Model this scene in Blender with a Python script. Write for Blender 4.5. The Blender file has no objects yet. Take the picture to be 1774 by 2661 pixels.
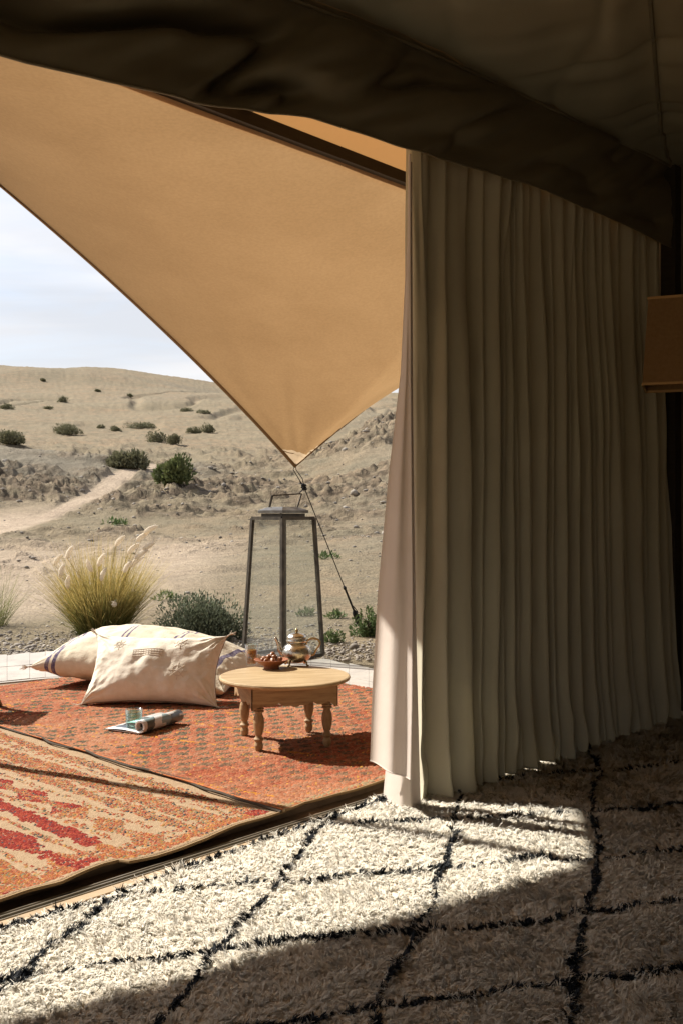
import bpy, bmesh, math, random
import numpy as np
from mathutils import Vector, Matrix

rnd = random.Random(7)
rng = np.random.default_rng(11)
SC = bpy.context.scene
COL = SC.collection

# ------------------------------------------------------------------ camera, sky, sun, exposure
CAM = (0.0, 0.0, 1.18)
cam = bpy.data.cameras.new('camera'); cam_o = bpy.data.objects.new('camera', cam); COL.objects.link(cam_o)
cam_o.location = CAM; cam_o.rotation_euler = (math.radians(90), 0, 0)
cam.sensor_fit = 'VERTICAL'; cam.sensor_height = 36; cam.sensor_width = 24; cam.lens = 35
cam.clip_start = 0.05; cam.clip_end = 3000
SC.camera = cam_o

SUN_EL, SUN_AZ = math.radians(42.5), math.radians(-62.5)      # azimuth from +Y towards +X
sx, sy = math.sin(SUN_AZ), math.cos(SUN_AZ)
to_sun = Vector((sx * math.cos(SUN_EL), sy * math.cos(SUN_EL), math.sin(SUN_EL)))
sl = bpy.data.lights.new('sun', 'SUN'); sl.energy = 4.9; sl.angle = math.radians(0.53); sl.color = (1.0, 0.95, 0.865)
so = bpy.data.objects.new('sun', sl); COL.objects.link(so); so.location = (-8, 6, 12)
so.rotation_euler = to_sun.to_track_quat('Z', 'Y').to_euler()

W = bpy.data.worlds.new('World'); SC.world = W; W.use_nodes = True
nt = W.node_tree; nt.nodes.clear()
def wn(t, **k):
    n = nt.nodes.new(t)
    for a, b in k.items(): setattr(n, a, b)
    return n
out = wn('ShaderNodeOutputWorld'); bg = wn('ShaderNodeBackground'); bg.inputs['Strength'].default_value = 0.1
sky = wn('ShaderNodeTexSky', sky_type='NISHITA', sun_disc=False, sun_elevation=SUN_EL, sun_rotation=SUN_AZ)
sky.air_density = 1.0; sky.dust_density = 2.0; sky.altitude = 600
tc = wn('ShaderNodeTexCoord'); sep = wn('ShaderNodeSeparateXYZ')
nt.links.new(tc.outputs['Generated'], sep.inputs[0])
mp = wn('ShaderNodeMapping'); mp.inputs['Scale'].default_value = (1, 1, 4.5)
nt.links.new(tc.outputs['Generated'], mp.inputs[0])
nz = wn('ShaderNodeTexNoise'); nz.inputs['Scale'].default_value = 3.2; nz.inputs['Detail'].default_value = 7; nz.inputs['Roughness'].default_value = 0.55
nz.inputs['Distortion'].default_value = 0.5
nt.links.new(mp.outputs[0], nz.inputs['Vector'])
cr = wn('ShaderNodeValToRGB'); cr.color_ramp.elements[0].position = 0.38; cr.color_ramp.elements[1].position = 0.56
cr.color_ramp.elements[0].color = (0.72,) * 3 + (1,); cr.color_ramp.elements[1].color = (0.97,) * 3 + (1,)
nt.links.new(nz.outputs[0], cr.inputs[0])
# thin cloud gets sparser towards the zenith
fz = wn('ShaderNodeMapRange'); fz.inputs['From Min'].default_value = 0.1; fz.inputs['From Max'].default_value = 0.9
fz.inputs['To Min'].default_value = 1.0; fz.inputs['To Max'].default_value = 0.3
nt.links.new(sep.outputs[2], fz.inputs['Value'])
mm = wn('ShaderNodeMath', operation='MULTIPLY')
nt.links.new(cr.outputs[0], mm.inputs[0]); nt.links.new(fz.outputs[0], mm.inputs[1])
mx = wn('ShaderNodeMixRGB'); cb_ = wn('ShaderNodeMixRGB'); cb_.inputs[1].default_value = (4.15, 4.2, 4.4, 1); cb_.inputs[2].default_value = (5.3, 5.15, 5.1, 1)
nz2 = wn('ShaderNodeTexNoise'); nz2.inputs['Scale'].default_value = 2.1; nz2.inputs['Detail'].default_value = 6; nz2.inputs['Distortion'].default_value = 0.8
mp2 = wn('ShaderNodeMapping'); mp2.inputs['Scale'].default_value = (1, 1, 7); mp2.inputs['Location'].default_value = (3, 1, 2)
nt.links.new(tc.outputs['Generated'], mp2.inputs[0]); nt.links.new(mp2.outputs[0], nz2.inputs['Vector'])
r2_ = wn('ShaderNodeMapRange'); r2_.inputs['From Min'].default_value = 0.36; r2_.inputs['From Max'].default_value = 0.58; nt.links.new(nz2.outputs[0], r2_.inputs['Value'])
nt.links.new(r2_.outputs[0], cb_.inputs[0]); nt.links.new(cb_.outputs[0], mx.inputs[2])
nt.links.new(mm.outputs[0], mx.inputs[0]); nt.links.new(sky.outputs[0], mx.inputs[1])
nt.links.new(mx.outputs[0], bg.inputs[0]); nt.links.new(bg.outputs[0], out.inputs[0])

vs = SC.view_settings; vs.view_transform = 'Standard'; vs.look = 'None'; vs.gamma = 1; vs.use_curve_mapping = False
vs.exposure = 0.93
SC.render.engine = 'CYCLES'
cy = SC.cycles
cy.max_bounces = 10; cy.diffuse_bounces = 6; cy.glossy_bounces = 5; cy.transmission_bounces = 8; cy.transparent_max_bounces = 16
cy.caustics_reflective = False; cy.caustics_refractive = False; cy.use_denoising = True
cy.sample_clamp_indirect = 6

# ------------------------------------------------------------------ places: pixel -> point of a horizontal plane / of the opening
F = 2587.0
def at(px, py, z=0.0):
    D = (CAM[2] - z) * F / (py - 1330.5)
    return Vector(((px - 887.0) / F * D, D, z))
U = Vector((0.685, 0.7285, 0)); N = Vector((-0.7285, 0.685, 0)); P0 = Vector((0.155, 4.13, 0))
def tw(t, w, z=0.0):              # t along the tent opening, w outwards, z up
    p = P0 + U * t + N * w; return Vector((p.x, p.y, z))
def px2t(px, w=0.0):
    r = (px - 887.0) / F; bx, by = P0.x + N.x * w, P0.y + N.y * w
    return (by * r - bx) / (0.685 - 0.7285 * r)
KC = at(727, 2113, 0.02); KC.z = 0    # corner where the two kilims meet the threshold
def ab(a, b, z=0.0):
    p = KC + U * a + N * b; return Vector((p.x, p.y, z))

# ------------------------------------------------------------------ numpy noise
def vnoise(x, y, seed=0):
    x = np.asarray(x, float); y = np.asarray(y, float)
    xi = np.floor(x).astype(np.int64); yi = np.floor(y).astype(np.int64)
    xf = x - xi; yf = y - yi
    u = xf * xf * xf * (xf * (xf * 6 - 15) + 10); v = yf * yf * yf * (yf * (yf * 6 - 15) + 10)
    def h(i, j):
        n = (i * 374761393 + j * 668265263 + seed * 1442695041) & 0x7fffffff
        n = ((n ^ (n >> 13)) * 1274126177) & 0x7fffffff
        n = n ^ (n >> 16)
        return (n & 0xffff) / 32767.5 - 1
    a, b, c, d = h(xi, yi), h(xi + 1, yi), h(xi, yi + 1), h(xi + 1, yi + 1)
    return (a * (1 - u) + b * u) * (1 - v) + (c * (1 - u) + d * u) * v
def fbm(x, y, oct=5, seed=0, gain=0.5):
    s = 0; a = 1; t = 0
    for k in range(oct):
        s = s + a * vnoise(x * 2 ** k + 17.3 * k, y * 2 ** k - 9.1 * k, seed + k); t += a; a *= gain
    return s / t
def sstep(a, b, x):
    t = np.clip((np.asarray(x, float) - a) / (b - a), 0, 1); return t * t * (3 - 2 * t)

# ------------------------------------------------------------------ mesh helpers
def link(name, me, mat=None, parent=None, smooth=False):
    o = bpy.data.objects.new(name, me); COL.objects.link(o)
    if mat is not None:
        if isinstance(mat, (list, tuple)):
            for m in mat: me.materials.append(m)
        else: me.materials.append(mat)
    if parent is not None: o.parent = parent
    if smooth: me.polygons.foreach_set('use_smooth', [True] * len(me.polygons))
    return o
def mesh_np(name, V, Fc, mat=None, parent=None, smooth=False, cols=None):
    """V (n,3) array, Fc list or (m,k) array of faces with one vertex count"""
    me = bpy.data.meshes.new(name)
    V = np.asarray(V, np.float32); Fc = np.asarray(Fc, np.int32)
    m, k = Fc.shape
    me.vertices.add(len(V)); me.vertices.foreach_set('co', V.ravel())
    me.loops.add(m * k); me.loops.foreach_set('vertex_index', Fc.ravel())
    me.polygons.add(m); me.polygons.foreach_set('loop_start', np.arange(m, dtype=np.int32) * k)
    me.polygons.foreach_set('loop_total', np.full(m, k, np.int32))
    me.update(calc_edges=True)
    if cols is not None:
        at_ = me.color_attributes.new('tint', 'FLOAT_COLOR', 'POINT')
        c = np.ones((len(V), 4), np.float32); c[:, :3] = cols
        at_.data.foreach_set('color', c.ravel())
    return link(name, me, mat, parent, smooth)
def grid_faces(nr, nc, wrap=False):
    i, j = np.meshgrid(np.arange(nr - 1), np.arange(nc if wrap else nc - 1), indexing='ij')
    a = i * nc + j; b = i * nc + (j + 1) % nc
    return np.stack([a, b, b + nc, a + nc], -1).reshape(-1, 4)
def bmo(name, bm, mat=None, parent=None, smooth=False):
    me = bpy.data.meshes.new(name); bm.normal_update(); bm.to_mesh(me); bm.free()
    return link(name, me, mat, parent, smooth)
def thing(o, label, cat, group=None):
    o['label'] = label; o['category'] = cat
    if group: o['group'] = group
    return o
def root(name, label, cat, loc=(0, 0, 0), rz=0.0, group=None):
    o = bpy.data.objects.new(name, None); COL.objects.link(o); o.location = loc; o.rotation_euler = (0, 0, rz)
    o.empty_display_size = 0.1
    return thing(o, label, cat, group)
def box(bm, c, s, rot=None, bevel=0):
    m = Matrix.Translation(Vector(c)) @ (rot if rot is not None else Matrix()) @ Matrix.Diagonal((s[0], s[1], s[2], 1))
    r = bmesh.ops.create_cube(bm, size=1, matrix=m)
    if bevel:
        es = list({e for v in r['verts'] for e in v.link_edges})
        bmesh.ops.bevel(bm, geom=es, offset=bevel, segments=2, affect='EDGES')
def lathe(bm, prof, n=32, c=(0, 0, 0)):
    rings = []
    for r, z in prof:
        rings.append([bm.verts.new((c[0] + r * math.cos(2 * math.pi * k / n), c[1] + r * math.sin(2 * math.pi * k / n), c[2] + z)) for k in range(n)])
    for A, B in zip(rings, rings[1:]):
        for k in range(n):
            bm.faces.new((A[k], A[(k + 1) % n], B[(k + 1) % n], B[k]))
    if prof[0][0] > 1e-6: bm.faces.new(list(reversed(rings[0])))
    if prof[-1][0] > 1e-6: bm.faces.new(rings[-1])
    bmesh.ops.remove_doubles(bm, verts=bm.verts, dist=1e-6)
def tube(bm, pts, r, n=8, cap=True):
    pts = [Vector(p) for p in pts]
    rs = r if isinstance(r, (list, tuple)) else [r] * len(pts)
    prev = None; rings = []
    for i, p in enumerate(pts):
        d = (pts[min(i + 1, len(pts) - 1)] - pts[max(i - 1, 0)]).normalized()
        if prev is None:
            a = Vector((0, 0, 1)) if abs(d.z) < 0.9 else Vector((1, 0, 0))
            x = d.cross(a).normalized()
        else:
            x = (prev - d * prev.dot(d)).normalized()
        prev = x; y = d.cross(x)
        rings.append([bm.verts.new(p + (x * math.cos(2 * math.pi * k / n) + y * math.sin(2 * math.pi * k / n)) * rs[i]) for k in range(n)])
    for A, B in zip(rings, rings[1:]):
        for k in range(n): bm.faces.new((A[k], A[(k + 1) % n], B[(k + 1) % n], B[k]))
    if cap: bm.faces.new(list(reversed(rings[0]))); bm.faces.new(rings[-1])
def barpoly(bm, p, q, sx_, sy_, up=Vector((0, 0, 1))):
    """square bar from p to q"""
    p, q = Vector(p), Vector(q); d = (q - p); L = d.length; d.normalize()
    x = d.cross(up).normalized() if abs(d.dot(up)) < 0.99 else Vector((1, 0, 0)); y = d.cross(x)
    R = Matrix((x, y, d)).transposed().to_4x4()
    box(bm, (p + q) / 2, (sx_, sy_, L), R)
def catmull(P, n):
    P = [np.array(p, float) for p in P]; P = [2 * P[0] - P[1]] + P + [2 * P[-1] - P[-2]]
    out_ = []
    m = len(P) - 3
    for k in range(n):
        s = k / (n - 1) * m; i = min(int(s), m - 1); t = s - i
        a, b, c, d = P[i:i + 4]
        out_.append(0.5 * ((2 * b) + (-a + c) * t + (2 * a - 5 * b + 4 * c - d) * t * t + (-a + 3 * b - 3 * c + d) * t ** 3))
    return np.array(out_)

# ------------------------------------------------------------------ materials
def mat(name, col=(0.5, 0.5, 0.5), rough=0.7, metal=0.0, col2=None, nscale=6, ndetail=6, bump=0.0, bscale=60, trans=0.0, tcol=None,
        attr=False, stretch=(1, 1, 1), spec=0.3, lo=0.35, hi=0.65, weave=0.0, island=0.0, sheen=0.0, fuzzy=0.0, grain=0.0):
    m = bpy.data.materials.new(name); m.use_nodes = True; t = m.node_tree; t.nodes.clear()
    def nn(ty, **k):
        x = t.nodes.new(ty)
        for a, b in k.items(): setattr(x, a, b)
        return x
    L = t.links.new
    o = nn('ShaderNodeOutputMaterial'); p = nn('ShaderNodeBsdfPrincipled')
    p.inputs['Roughness'].default_value = rough; p.inputs['Metallic'].default_value = metal
    p.inputs['Specular IOR Level'].default_value = spec
    if sheen: p.inputs['Sheen Weight'].default_value = sheen
    c = nn('ShaderNodeTexCoord'); mpp = nn('ShaderNodeMapping'); mpp.inputs['Scale'].default_value = stretch
    L(c.outputs['Object'], mpp.inputs[0])
    csock = None
    if attr:
        a = nn('ShaderNodeAttribute', attribute_name='tint'); csock = a.outputs['Color']
    if col2 is not None:
        n1 = nn('ShaderNodeTexNoise'); n1.inputs['Scale'].default_value = nscale; n1.inputs['Detail'].default_value = ndetail
        n1.inputs['Roughness'].default_value = 0.6
        L(mpp.outputs[0], n1.inputs['Vector'])
        r = nn('ShaderNodeMapRange'); r.inputs['From Min'].default_value = lo; r.inputs['From Max'].default_value = hi
        L(n1.outputs[0], r.inputs['Value'])
        mxx = nn('ShaderNodeMixRGB'); mxx.inputs[1].default_value = (*col, 1); mxx.inputs[2].default_value = (*col2, 1)
        L(r.outputs[0], mxx.inputs[0])
        if csock is None: csock = mxx.outputs[0]
        else:
            ml = nn('ShaderNodeMixRGB', blend_type='MULTIPLY'); ml.inputs[0].default_value = 1
            L(csock, ml.inputs[1]); L(mxx.outputs[0], ml.inputs[2]); csock = ml.outputs[0]
    if island:
        g = nn('ShaderNodeNewGeometry'); r2 = nn('ShaderNodeMapRange'); r2.inputs['To Min'].default_value = 1 - island; r2.inputs['To Max'].default_value = 1 + island * 0.5
        L(g.outputs['Random Per Island'], r2.inputs['Value'])
        hv = nn('ShaderNodeHueSaturation'); L(r2.outputs[0], hv.inputs['Value'])
        if csock is None: hv.inputs['Color'].default_value = (*col, 1)
        else: L(csock, hv.inputs['Color'])
        csock = hv.outputs[0]
    if grain:
        ng_ = nn('ShaderNodeTexNoise'); ng_.inputs['Scale'].default_value = 55; ng_.inputs['Detail'].default_value = 4; L(c.outputs['Object'], ng_.inputs['Vector'])
        rg = nn('ShaderNodeMapRange'); rg.inputs['From Min'].default_value = 0.35; rg.inputs['From Max'].default_value = 0.65; rg.inputs['To Min'].default_value = 1 - grain; rg.inputs['To Max'].default_value = 1 + grain; L(ng_.outputs[0], rg.inputs['Value'])
        hg = nn('ShaderNodeHueSaturation'); L(rg.outputs[0], hg.inputs['Value']); L(csock, hg.inputs['Color']); csock = hg.outputs[0]
    if csock is not None: L(csock, p.inputs['Base Color'])
    else: p.inputs['Base Color'].default_value = (*col, 1)
    last = None
    if fuzzy:
        ge = nn('ShaderNodeNewGeometry'); ng = nn('ShaderNodeVectorMath', operation='SCALE'); ng.inputs['Scale'].default_value = 1 - fuzzy; L(ge.outputs['Normal'], ng.inputs[0])
        ab_ = nn('ShaderNodeVectorMath', operation='ADD'); ab_.inputs[1].default_value = (0, 0, fuzzy); L(ng.outputs[0], ab_.inputs[0]); no_ = nn('ShaderNodeVectorMath', operation='NORMALIZE'); L(ab_.outputs[0], no_.inputs[0]); last = no_
    if bump:
        n2 = nn('ShaderNodeTexNoise'); n2.inputs['Scale'].default_value = bscale; n2.inputs['Detail'].default_value = 5
        L(mpp.outputs[0], n2.inputs['Vector'])
        b = nn('ShaderNodeBump'); b.inputs['Strength'].default_value = bump; b.inputs['Distance'].default_value = 0.01
        L(n2.outputs[0], b.inputs['Height']); last = b
    if weave:
        w1 = nn('ShaderNodeTexNoise'); w1.inputs['Scale'].default_value = 260; w1.inputs['Detail'].default_value = 2
        m2 = nn('ShaderNodeMapping'); m2.inputs['Scale'].default_value = (1, 1, 0.25); L(c.outputs['Object'], m2.inputs[0]); L(m2.outputs[0], w1.inputs['Vector'])
        b2 = nn('ShaderNodeBump'); b2.inputs['Strength'].default_value = weave; b2.inputs['Distance'].default_value = 0.002
        L(w1.outputs[0], b2.inputs['Height'])
        if last: L(last.outputs[0], b2.inputs['Normal'])
        last = b2
    if last: L(last.outputs[0], p.inputs['Normal'])
    if trans:
        tr = nn('ShaderNodeBsdfTranslucent'); ms = nn('ShaderNodeMixShader'); ms.inputs[0].default_value = trans
        if tcol is not None: tr.inputs['Color'].default_value = (*tcol, 1)
        elif csock is not None: L(csock, tr.inputs['Color'])
        else: tr.inputs['Color'].default_value = (*col, 1)
        L(p.outputs[0], ms.inputs[1]); L(tr.outputs[0], ms.inputs[2]); L(ms.outputs[0], o.inputs[0])
    else: L(p.outputs[0], o.inputs[0])
    m['_p'] = p.name
    return m
def thin_glass(name, tint=(0.93, 0.97, 0.95), gloss=0.05, diffuse_mix=0.0, dcol=(0.6, 0.6, 0.56)):
    m = bpy.data.materials.new(name); m.use_nodes = True; t = m.node_tree; t.nodes.clear(); L = t.links.new
    o = t.nodes.new('ShaderNodeOutputMaterial'); tr = t.nodes.new('ShaderNodeBsdfTransparent'); tr.inputs[0].default_value = (*tint, 1)
    g = t.nodes.new('ShaderNodeBsdfGlossy'); g.inputs['Roughness'].default_value = 0.02
    lw_ = t.nodes.new('ShaderNodeLayerWeight'); fr = t.nodes.new('ShaderNodeMath'); fr.operation = 'POWER'; fr.inputs[1].default_value = 3.5; L(lw_.outputs['Facing'], fr.inputs[0])
    ad = t.nodes.new('ShaderNodeMath'); ad.operation = 'MULTIPLY_ADD'; ad.inputs[1].default_value = 0.7; ad.inputs[2].default_value = gloss; L(fr.outputs[0], ad.inputs[0])
    ms = t.nodes.new('ShaderNodeMixShader'); L(ad.outputs[0], ms.inputs[0]); L(tr.outputs[0], ms.inputs[1]); L(g.outputs[0], ms.inputs[2])
    if diffuse_mix:  # even diffuse colour mixed over the clear glass
        df = t.nodes.new('ShaderNodeBsdfDiffuse'); df.inputs[0].default_value = (*dcol, 1); m2_ = t.nodes.new('ShaderNodeMixShader'); m2_.inputs[0].default_value = diffuse_mix
        L(ms.outputs[0], m2_.inputs[1]); L(df.outputs[0], m2_.inputs[2]); L(m2_.outputs[0], o.inputs[0])
    else: L(ms.outputs[0], o.inputs[0])
    return m
M = {}
M['liner'] = mat('liner_canvas', (0.33, 0.305, 0.215), 0.7, col2=(0.28, 0.258, 0.18), nscale=1.6, bump=0.05, bscale=9, weave=0.2, spec=0.35, trans=0.14, tcol=(0.15, 0.15, 0.12))
M['valance'] = mat('valance_canvas', (0.20, 0.168, 0.105), 0.55, col2=(0.165, 0.138, 0.086), nscale=2, bump=0.05, bscale=8, weave=0.2, spec=0.4)
M['wallc'] = mat('wall_canvas', (0.17, 0.15, 0.11), 0.8, col2=(0.07, 0.055, 0.035), nscale=2)
M['fly'] = mat('fly_canvas', (0.36, 0.22, 0.10), 0.7, col2=(0.30, 0.18, 0.08), nscale=5, trans=0.4, tcol=(0.36, 0.18, 0.062))
M['sail'] = mat('sail_canvas', (0.355, 0.218, 0.10), 0.75, col2=(0.30, 0.18, 0.08), nscale=1.6, ndetail=12, trans=0.42, grain=0.055, bump=0.15, bscale=20, weave=0.5, lo=0.3, hi=0.7)
M['sailhem'] = mat('sail_hem', (0.24, 0.14, 0.06), 0.8, trans=0.2, tcol=(0.35, 0.19, 0.07))
M['patch'] = mat('sail_patch', (0.55, 0.40, 0.24), 0.8, trans=0.5, tcol=(0.70, 0.47, 0.27))
M['beam'] = mat('dark_beam', (0.05, 0.037, 0.022), 0.6, col2=(0.035, 0.025, 0.015), nscale=14, stretch=(1, 1, 6))
M['curtain'] = mat('curtain_linen', (0.50, 0.47, 0.35), 0.62, col2=(0.45, 0.42, 0.31), nscale=3, trans=0.03, tcol=(0.42, 0.33, 0.16), weave=0.3, bump=0.08, bscale=20, sheen=0.1)
M['lining'] = mat('lining_linen', (0.68, 0.60, 0.53), 0.8, col2=(0.63, 0.55, 0.48), nscale=3, trans=0.2, weave=0.3, bump=0.1, bscale=18)
M['wool'] = mat('ivory_wool', (0.92, 0.875, 0.775), 0.9, col2=(0.87, 0.80, 0.675), nscale=38, ndetail=3, trans=0.34, island=0.05, spec=0.05, fuzzy=0.78)
M['wooldark'] = mat('charcoal_wool', (0.022, 0.026, 0.030), 0.85, col2=(0.012, 0.014, 0.018), nscale=30, island=0.3, spec=0.2)
M['rugback'] = mat('rug_backing', (0.80, 0.72, 0.58), 0.95, col2=(0.66, 0.58, 0.45), nscale=60, bump=0.8, bscale=90)
M['tuft'] = mat('kilim_tufts', (0.80, 0.76, 0.76), 0.9, attr=True, island=0.25, spec=0.1, col2=(0.66, 0.63, 0.61), nscale=30)
M['wood'] = mat('olive_wood', (0.37, 0.245, 0.125), 0.65, col2=(0.22, 0.13, 0.06), nscale=12, stretch=(3, 3, 1), bump=0.15, bscale=40)
M['apronwood'] = mat('apron_wood', (0.37, 0.245, 0.125), 0.65, col2=(0.24, 0.145, 0.068), nscale=7, stretch=(1, 1, 9), bump=0.15, bscale=40)
M['woodtop'] = mat('pale_wood_top', (0.46, 0.34, 0.19), 0.55, col2=(0.32, 0.22, 0.11), nscale=5, stretch=(1, 9, 9), bump=0.08, bscale=40)
M['iron'] = mat('dark_iron', (0.05, 0.045, 0.038), 0.5, metal=0.6, col2=(0.11, 0.095, 0.075), nscale=14, bump=0.1, bscale=70)
M['ironcap'] = mat('worn_zinc', (0.22, 0.22, 0.21), 0.4, metal=0.8, col2=(0.13, 0.12, 0.11), nscale=10)
M['rope'] = mat('black_cord', (0.012, 0.012, 0.013), 0.7, bump=0.5, bscale=400)
M['silver'] = mat('worn_silver', (0.72, 0.69, 0.63), 0.2, metal=1.0, col2=(0.5, 0.46, 0.38), nscale=30, bump=0.25, bscale=120)
M['brass'] = mat('tarnished_brass', (0.50, 0.37, 0.19), 0.3, metal=1.0, col2=(0.32, 0.23, 0.12), nscale=30)
M['terracotta'] = mat('terracotta', (0.30, 0.105, 0.045), 0.55, col2=(0.22, 0.075, 0.035), nscale=12)
M['date'] = mat('date_skin', (0.20, 0.07, 0.03), 0.3, col2=(0.36, 0.17, 0.07), nscale=30, bump=0.5, bscale=90, spec=0.5)
M['mint'] = mat('mint_leaf', (0.05, 0.12, 0.03), 0.5, trans=0.3)
M['glass'] = thin_glass('clear_glass', (0.93, 0.97, 0.95), 0.10, 0.07); M['lglass'] = thin_glass('lantern_glass', (0.93, 0.955, 0.95), 0.05, 0.06)
M['aqua'] = thin_glass('pale_aqua_glass', (0.86, 0.96, 0.94), 0.08)
M['tea'] = thin_glass('amber_tea', (0.80, 0.40, 0.07), 0.04, 0.35, (0.62, 0.27, 0.04))
M['water'] = thin_glass('water', (0.86, 0.96, 0.94), 0.05)
M['stone'] = mat('pale_stone', (0.43, 0.39, 0.34), 0.8, col2=(0.34, 0.31, 0.275), nscale=6, bump=0.35, bscale=35)
M['deck'] = mat('terrace_wood', (0.22, 0.145, 0.085), 0.7, col2=(0.15, 0.10, 0.06), nscale=9, stretch=(1, 6, 1))
M['floor'] = mat('warm_floor_board', (0.47, 0.35, 0.22), 0.55, col2=(0.38, 0.28, 0.17), nscale=5, stretch=(1, 7, 1))
M['sill'] = mat('dark_sill', (0.17, 0.11, 0.065), 0.6, col2=(0.11, 0.07, 0.04), nscale=14)
M['track'] = mat('track_metal', (0.30, 0.26, 0.20), 0.4, metal=0.6, col2=(0.22, 0.19, 0.14), nscale=18)
M['gravel'] = mat('gravel_stones', (0.37, 0.325, 0.27), 0.9, col2=(0.22, 0.19, 0.155), nscale=5, island=0.35)
M['shade'] = mat('lamp_shade_cloth', (0.30, 0.175, 0.075), 0.85, col2=(0.26, 0.15, 0.06), nscale=60, trans=0.25, weave=0.3)
M['shaderim'] = mat('lamp_shade_rim', (0.42, 0.25, 0.10), 0.7)
M['stoolwood'] = mat('stool_wood', (0.20, 0.12, 0.06), 0.5)
M['rattan'] = mat('woven_reed', (0.34, 0.22, 0.11), 0.7, col2=(0.25, 0.15, 0.07), nscale=40)

# ------------------------------------------------------------------ terrain
PR = np.array([0, 10, 14, 20, 30, 45, 62, 90, 130, 200, 300, 430, 520, 700, 1500.0])
PZ = np.array([-.02, -.02, 0.02, 0.10, 0.45, 1.35, 3.05, 6.9, 11.2, 21, 38, 61, 66, 40, 0.0])
ridge_px = np.array([-3000, -800, 0, 170, 226, 317, 452, 530, 640, 900, 3000.0])
ridge_f = np.array([0.90, 0.97, 1.0, 1.003, 1.018, 1.007, 0.965, 0.94, 0.90, 0.86, 0.9])
def terrain(x, y):
    r = np.sqrt(x * x + y * y); az = np.where(y > 1e-3, x / np.maximum(y, 1e-3), np.sign(x) * 3) ; az = np.clip(az, -1.2, 1.2)
    px = 887 + az * F
    z = np.interp(r, PR, PZ)
    z = z * (1 + (np.interp(px, ridge_px, ridge_f) - 1) * sstep(120, 400, r))
    far = sstep(20, 60, r)
    z = z + far * (fbm(x / 40, y / 40, 4, 3) * 1.1 * sstep(30, 110, r) + fbm(x / 14, y / 14, 4, 8) * 0.35)
    z = z + fbm(x / 110, y / 110, 3, 31) * 5.0 * sstep(120, 300, r) * (1 - sstep(380, 430, r))
    # gullies down the big hill
    g = 1 - np.abs(fbm(x / 26 + 0.3 * fbm(x / 30, y / 60, 2, 5), y / 90, 4, 21))
    z = z - 1.0 * sstep(0.88, 1.0, g) * sstep(110, 200, r) * (1 - sstep(370, 430, r))
    # dark mound left, hill right of the wash
    m1 = np.exp(-((x + 17) / 11.5) ** 2 - ((y - 46) / 8.5) ** 2)
    z = z + 2.45 * m1
    m2 = np.exp(-(np.clip(x - 9, -99, 0) / 10.5) ** 2 - (np.clip(x - 30, 0, 99) / 20.0) ** 2 - ((y - 56) / 17) ** 2)
    z = z + 5.0 * m2 * (1 + 0.18 * fbm(x / 5, y / 5, 4, 12))
    m3 = np.exp(-((x - 2.5) / 4.5) ** 2 - ((y - 21) / 5.5) ** 2)
    z = z + 0.3 * m3
    # wash: a smooth sandy path
    wy = np.interp(x, [-40, -14, -10.3, -9.5, -8.3, -7.3, -6, 5], [20, 24, 30, 40, 50, 58, 66, 80])
    wash = 1 - sstep(0.25, 1.05, np.abs(y - wy + fbm(x / 3, y / 3, 4, 64) * 2.4) / ((3.4 + 0.075 * wy) * (1 + 0.6 * sstep(-8, -12, x))))
    wash = wash * (x < -3)
    wash = wash * sstep(13, 20, r) * (1 - sstep(62, 74, r))
    near_l = sstep(-1.2, -3.5, x) * (1 - sstep(22, 30, r)) * sstep(10.5, 13, r)
    sand = np.clip(wash + 0.75 * near_l, 0, 1)
    # rocky relief
    rk = fbm(x / 2.2, y / 1.2, 5, 44); rk2 = 1 - np.abs(fbm(x / 1.6 + y / 6, y / 0.7, 5, 61)) * 2
    rockm = np.clip(sstep(-0.1, 0.35, fbm(x / 7, y / 5, 3, 77)) * (sstep(0.25, 0.55, m2) + sstep(0.3, 0.6, m3) * 0.5) + sstep(0.12, 0.3, m1) * (1 - sstep(38, 43, y)) * 1.1 +
                    0.8 * sstep(0.15, 0.4, fbm(x / 9, y / 3.5, 4, 99)) * sstep(14, 22, r) * (x > -7), 0, 1)
    rockm = np.clip(rockm + 0.55 * sstep(0.05, 0.3, fbm(x / 4, y / 1.6, 4, 123)) * sstep(16, 26, r) * (1 - sstep(80, 140, r)), 0, 1)
    rockm = rockm * (1 - np.clip(wash * 1.6, 0, 1)) * sstep(11, 16, r) * (1 - sstep(75, 140, r) * 0.7)
    amp = np.clip(r / 45, 0.15, 1.5)
    z = z + rockm * (rk * 0.55 + np.clip(rk2, 0, 1) ** 2 * 0.55) * amp * 0.8
    z = z + (1 - sand) * fbm(x / 0.9, y / 0.9, 4, 15) * 0.05 * np.clip(r / 15, 0.4, 4) * sstep(9, 12, r)
    return z, sand, rockm
th = np.concatenate([np.linspace(-math.pi, -0.62, 70)[:-1], np.linspace(-0.62, 0.30, 760)[:-1], np.linspace(0.30, math.pi, 80)])
rr = np.concatenate([[0.5, 3, 6], np.exp(np.linspace(math.log(7.2), math.log(75), 560)), np.exp(np.linspace(math.log(76), math.log(540), 190)), [620, 800, 1500]])
TH, RR = np.meshgrid(th, rr)
gx = RR * np.sin(TH); gy = RR * np.cos(TH)
gz, gs, gr = terrain(gx, gy)
inner = RR < 9
gz = np.where(inner, -0.03, gz)
bank = sstep(0.22, 0.5, np.exp(-((gx + 17) / 11.5) ** 2 - ((gy - 46) / 8.5) ** 2)) * (gy < 49)
bank = np.clip(bank + 0.55 * sstep(-3, 3, gx - 0.02 * gy) * sstep(15, 24, RR) * (1 - sstep(60, 90, RR)) + 0.35 * sstep(80, 140, RR) * sstep(-0.1, 0.3, fbm(gx / 40, gy / 60, 3, 212)), 0, 1) * (1 - gs)
cols = np.stack([gs, gr, bank], -1).reshape(-1, 3)
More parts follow.
